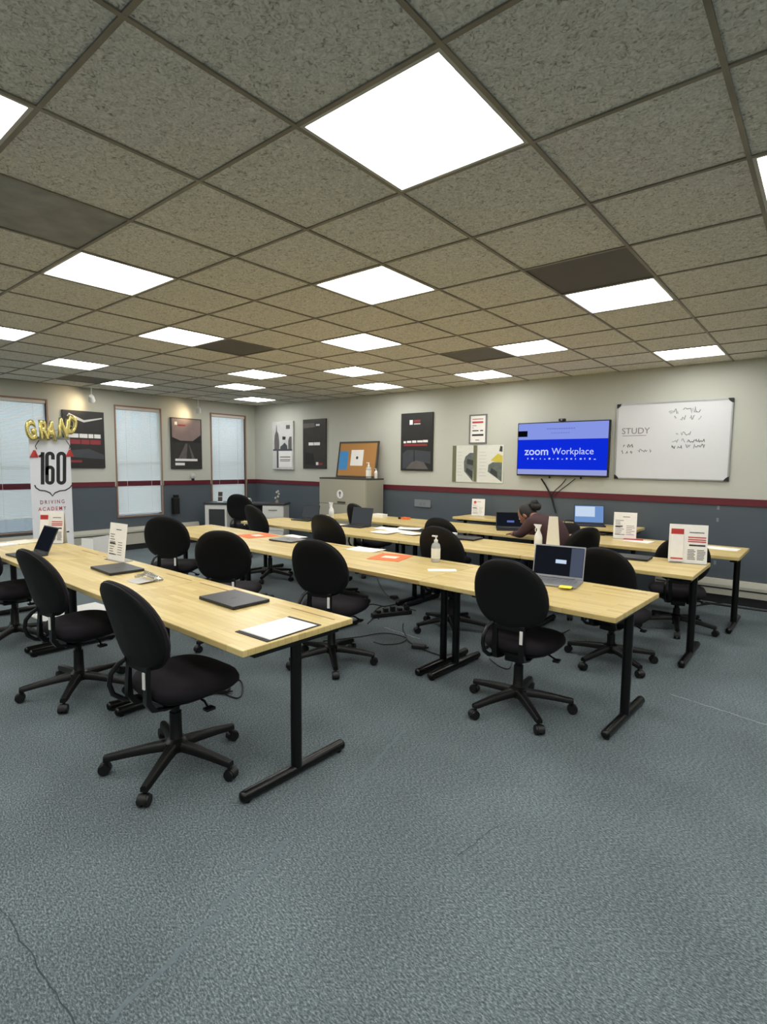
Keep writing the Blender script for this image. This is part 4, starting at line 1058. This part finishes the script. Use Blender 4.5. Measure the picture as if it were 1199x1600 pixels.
# ------------------------------------------------------------------ person
def person():
    root = thing('person', 'person in a maroon hoodie bent over the table, dark hair in a bun', 'person', (0, 0, 0))
    hip = Vector((-2.13, 5.60, .545)); fa = math.radians(70)
    fwd = Vector((-math.sin(fa), math.cos(fa), 0)); rt = Vector((math.cos(fa), math.sin(fa), 0)); z_ = Vector((0, 0, 1))
    Lc = lambda f_, r_, h_: hip + fwd * f_ + rt * r_ + z_ * h_
    V = []; E = []; Rr = []
    def n(p, r, par=None):
        V.append(p); Rr.append(r); i = len(V) - 1
        if par is not None: E.append((par, i))
        return i
    pel = n(Lc(0, 0, .04), (.15, .13)); w1 = n(Lc(.08, 0, .20), (.16, .135), pel); ch = n(Lc(.19, 0, .34), (.185, .15), w1); ub = n(Lc(.30, 0, .43), (.14, .115), ch)
    nk = n(Lc(.42, 0, .45), (.055, .055), ub); hb = n(Lc(.48, 0, .43), (.06, .06), nk)
    for s in (-1, 1):
        sh = n(Lc(.31, s * .18, .39), (.075, .075), ub); el = n(Lc(.40, s * .24, .26), (.05, .05), sh); wr = n(Lc(.58, s * .14, .245), (.034, .034), el); pm = n(Lc(.66, s * .10, .232), (.03, .017), wr)
        for k in range(4):
            a = n(Lc(.70, s * (.075 + .018 * k), .228), (.0095, .0095), pm); q_ = n(Lc(.735 + (.008 if k in (1, 2) else 0), s * (.07 + .02 * k), .216), (.0085, .0085), a)
        a = n(Lc(.67, s * .055, .226), (.0095, .0095), pm); n(Lc(.70, s * .045, .217), (.0085, .0085), a)
        h2 = n(Lc(.06, s * .10, -.01), (.095, .095), pel); kn = n(Lc(.42, s * .13, -.0), (.065, .065), h2); an_ = n(Lc(.40, s * .13, -.455), (.042, .042), kn); n(Lc(.50, s * .14, -.508), (.04, .034), an_)
    me = bpy.data.meshes.new('body'); me.from_pydata([tuple(v) for v in V], E, [])
    o = bpy.data.objects.new('body', me); COL.objects.link(o)
    m = o.modifiers.new('skin', 'SKIN'); m.use_smooth_shade = True
    for i, r in enumerate(Rr): me.skin_vertices[0].data[i].radius = r
    me.skin_vertices[0].data[0].use_root = True
    s = o.modifiers.new('sub', 'SUBSURF'); s.levels = 2; s.render_levels = 2
    dg = bpy.context.evaluated_depsgraph_get(); me2 = bpy.data.meshes.new_from_object(o.evaluated_get(dg)); bpy.data.objects.remove(o)
    me2.materials.clear()
    for k in ('hoodie', 'jeans', 'skin', 'shoe'): me2.materials.append(MATS[k])
    for p in me2.polygons:
        q = p.center - hip; f_ = q.dot(fwd); h_ = q.z
        p.material_index = 0; p.use_smooth = True
        if h_ < .06: p.material_index = 1
        if h_ < -.44: p.material_index = 3
        if f_ > .60 and h_ > .15: p.material_index = 2
        if f_ > .385 and h_ > .33 and abs(q.dot(rt)) < .1: p.material_index = 2
    bo = link('body', me2, root)
    # head with face, looking down at the table
    hc = Lc(.545, -.0, .455); hf = Vector((-math.sin(fa + .35), math.cos(fa + .35), 0))
    hd = (hf * .78 - z_ * .62).normalized(); hu = (hf * .62 + z_ * .78).normalized(); hr = hd.cross(hu)
    HM = Matrix((hr, hd, hu)).transposed().to_4x4(); HM.translation = hc      # local: x right, y face, z crown
    b = MB(); rings = []; nn = 20
    for j in range(13):
        t_ = -PI / 2 + PI * j / 12; c_ = max(math.cos(t_), .03); zz = .118 * math.sin(t_)
        rings.append([(.076 * c_ * math.cos(2 * PI * i / nn) * (1 if zz > -.03 else 1 + (zz + .03) * 2.2), .098 * c_ * math.sin(2 * PI * i / nn) + (.012 if zz < -.03 else 0), zz) for i in range(nn)])
    b.loft(rings, HM)
    b.loft([[(-.012, .088, -.03), (.012, .088, -.03), (.012, .09, -.04), (-.012, .09, -.04)], [(-.006, .092, .02), (.006, .092, .02), (.008, .118, -.028), (-.008, .118, -.028)]], HM)
    for s_ in (-1, 1): b.ball((s_ * .078, -.005, -.01), (.012, .022, .032), 10, HM)
    b.build('head', 'skin', bo, True)
    f = MB()
    for s_ in (-1, 1): f.ball((s_ * .032, .084, .006), (.015, .012, .009), 8, HM)
    f.build('eye', 'white', bo, True)
    MB().ball((0, .092, -.062), (.026, .012, .009), 8, HM).build('mouth', 'poster_red', bo, True)
    hs = MB(); rings = []
    for j in range(11):
        t_ = -.75 + (PI / 2 + .75) * j / 10; c_ = max(math.cos(t_), .03)
        rings.append([(.086 * c_ * math.cos(2 * PI * i / nn), -.016 + .104 * c_ * math.sin(2 * PI * i / nn) * (1 if math.sin(2 * PI * i / nn) < 0 else .82), .012 + .118 * math.sin(t_)) for i in range(nn)])
    hs.loft(rings, HM).build('hair', 'hair', root, True)
    bn_ = MB(); bc = Vector((.0, -.135, .03))
    for k in range(9):
        a_ = random.uniform(0, 2 * PI); e_ = random.uniform(-.5, 1); bn_.ball((bc.x + .03 * math.cos(a_), bc.y - .012 + .02 * e_, bc.z + .03 * math.sin(a_)), .042, 10, HM)
    bn_.build('hair_bun', 'hair', root, True)
person()


# ------------------------------------------------------------------ cables and power bricks on the carpet
def G(x, y, z=.006): p = onZ(x, y, 0); return (p.x, p.y, z)
cable('floor_cable', [G(505, 1003), G(560, 996), G(600, 990), G(632, 996), G(640, 1004), G(655, 1013), G(690, 1026), G(720, 1036)], 'black cable trailing from the power strip to the twin table legs', .005)
cable('floor_cable', [G(584, 1004), G(600, 1008), G(625, 1006), G(636, 998), G(630, 985), G(630, 975)], 'thin looped black cable beside the trailing cable', .004)
cable('floor_cable', [G(590, 905), G(600, 925), G(616, 938), G(630, 948), G(650, 955)], 'thin black cable running from the far table to the power strip', .004)
cable('floor_cable', [G(560, 955), G(580, 945), G(600, 948), G(620, 945), G(645, 946), G(665, 940)], 'tangled black cable behind the power strip', .005)
cable('floor_cable', [G(575, 975), G(590, 962), G(606, 955), G(598, 948), G(584, 958), G(592, 968)], 'coiled black cable beside the power strip', .005)
cable('floor_cable', [G(765, 1030), G(780, 1042), G(795, 1046), G(800, 1036)], 'short curled cable below the chair facing the silver laptop', .004)
cable('floor_cable', [G(350, 1085), G(372, 1092), G(380, 1078), G(375, 1064), G(360, 1070), G(345, 1082)], 'curled black cable under the table with the white paper', .005)
cable('floor_cable', [(-1.55, 7.14, .012), (-.9, 7.1, .012), (-.2, 7.13, .012), (.7, 7.1, .012)], 'long black cable along the foot of the heater', .012)
cable('floor_cable', [G(1085, 948), G(1105, 945), G(1140, 943), G(1199, 950), G(1240, 955)], 'grey black cable sweeping past the table leg by the heater', .008)
cable('floor_cable', [G(820, 1000), G(860, 998), G(890, 985)], 'thin black cable under the open silver laptop table', .004)
def brick(x, y, rz, label, L=.12, m='plug_dark'):
    p = onZ(x, y, 0); t = thing('power_adapter', label, 'power adapter', (p.x, p.y, 0), rz)
    MB().box((-L / 2, -.03, 0), (L / 2, .03, .032), bev=.007).build('body', m, t); MB().cyl((L / 2, 0, .016), (L / 2 + .025, 0, .016), .006, n=8).build('strain_relief', 'rubber', t)
brick(655, 1013, .4, 'black power adapter on the trailing cable'); brick(616, 935, .2, 'small black adapter on the thin cable', .08); brick(345, 1082, .5, 'black adapter at the curled cable')
p = onZ(612, 962, 0); t = thing('power_strip', 'black power strip heaped with plugs on the carpet', 'power strip', (p.x, p.y, 0), 1.1)
MB().box((-.22, -.035, 0), (.22, .035, .045), bev=.008).build('housing', 'plug_dark', t)
for k in range(5): MB().box((-.17 + .08 * k, -.028, .045), (-.125 + .08 * k, .028, .075 + .012 * (k % 3)), bev=.006).build('plug', 'black', t)
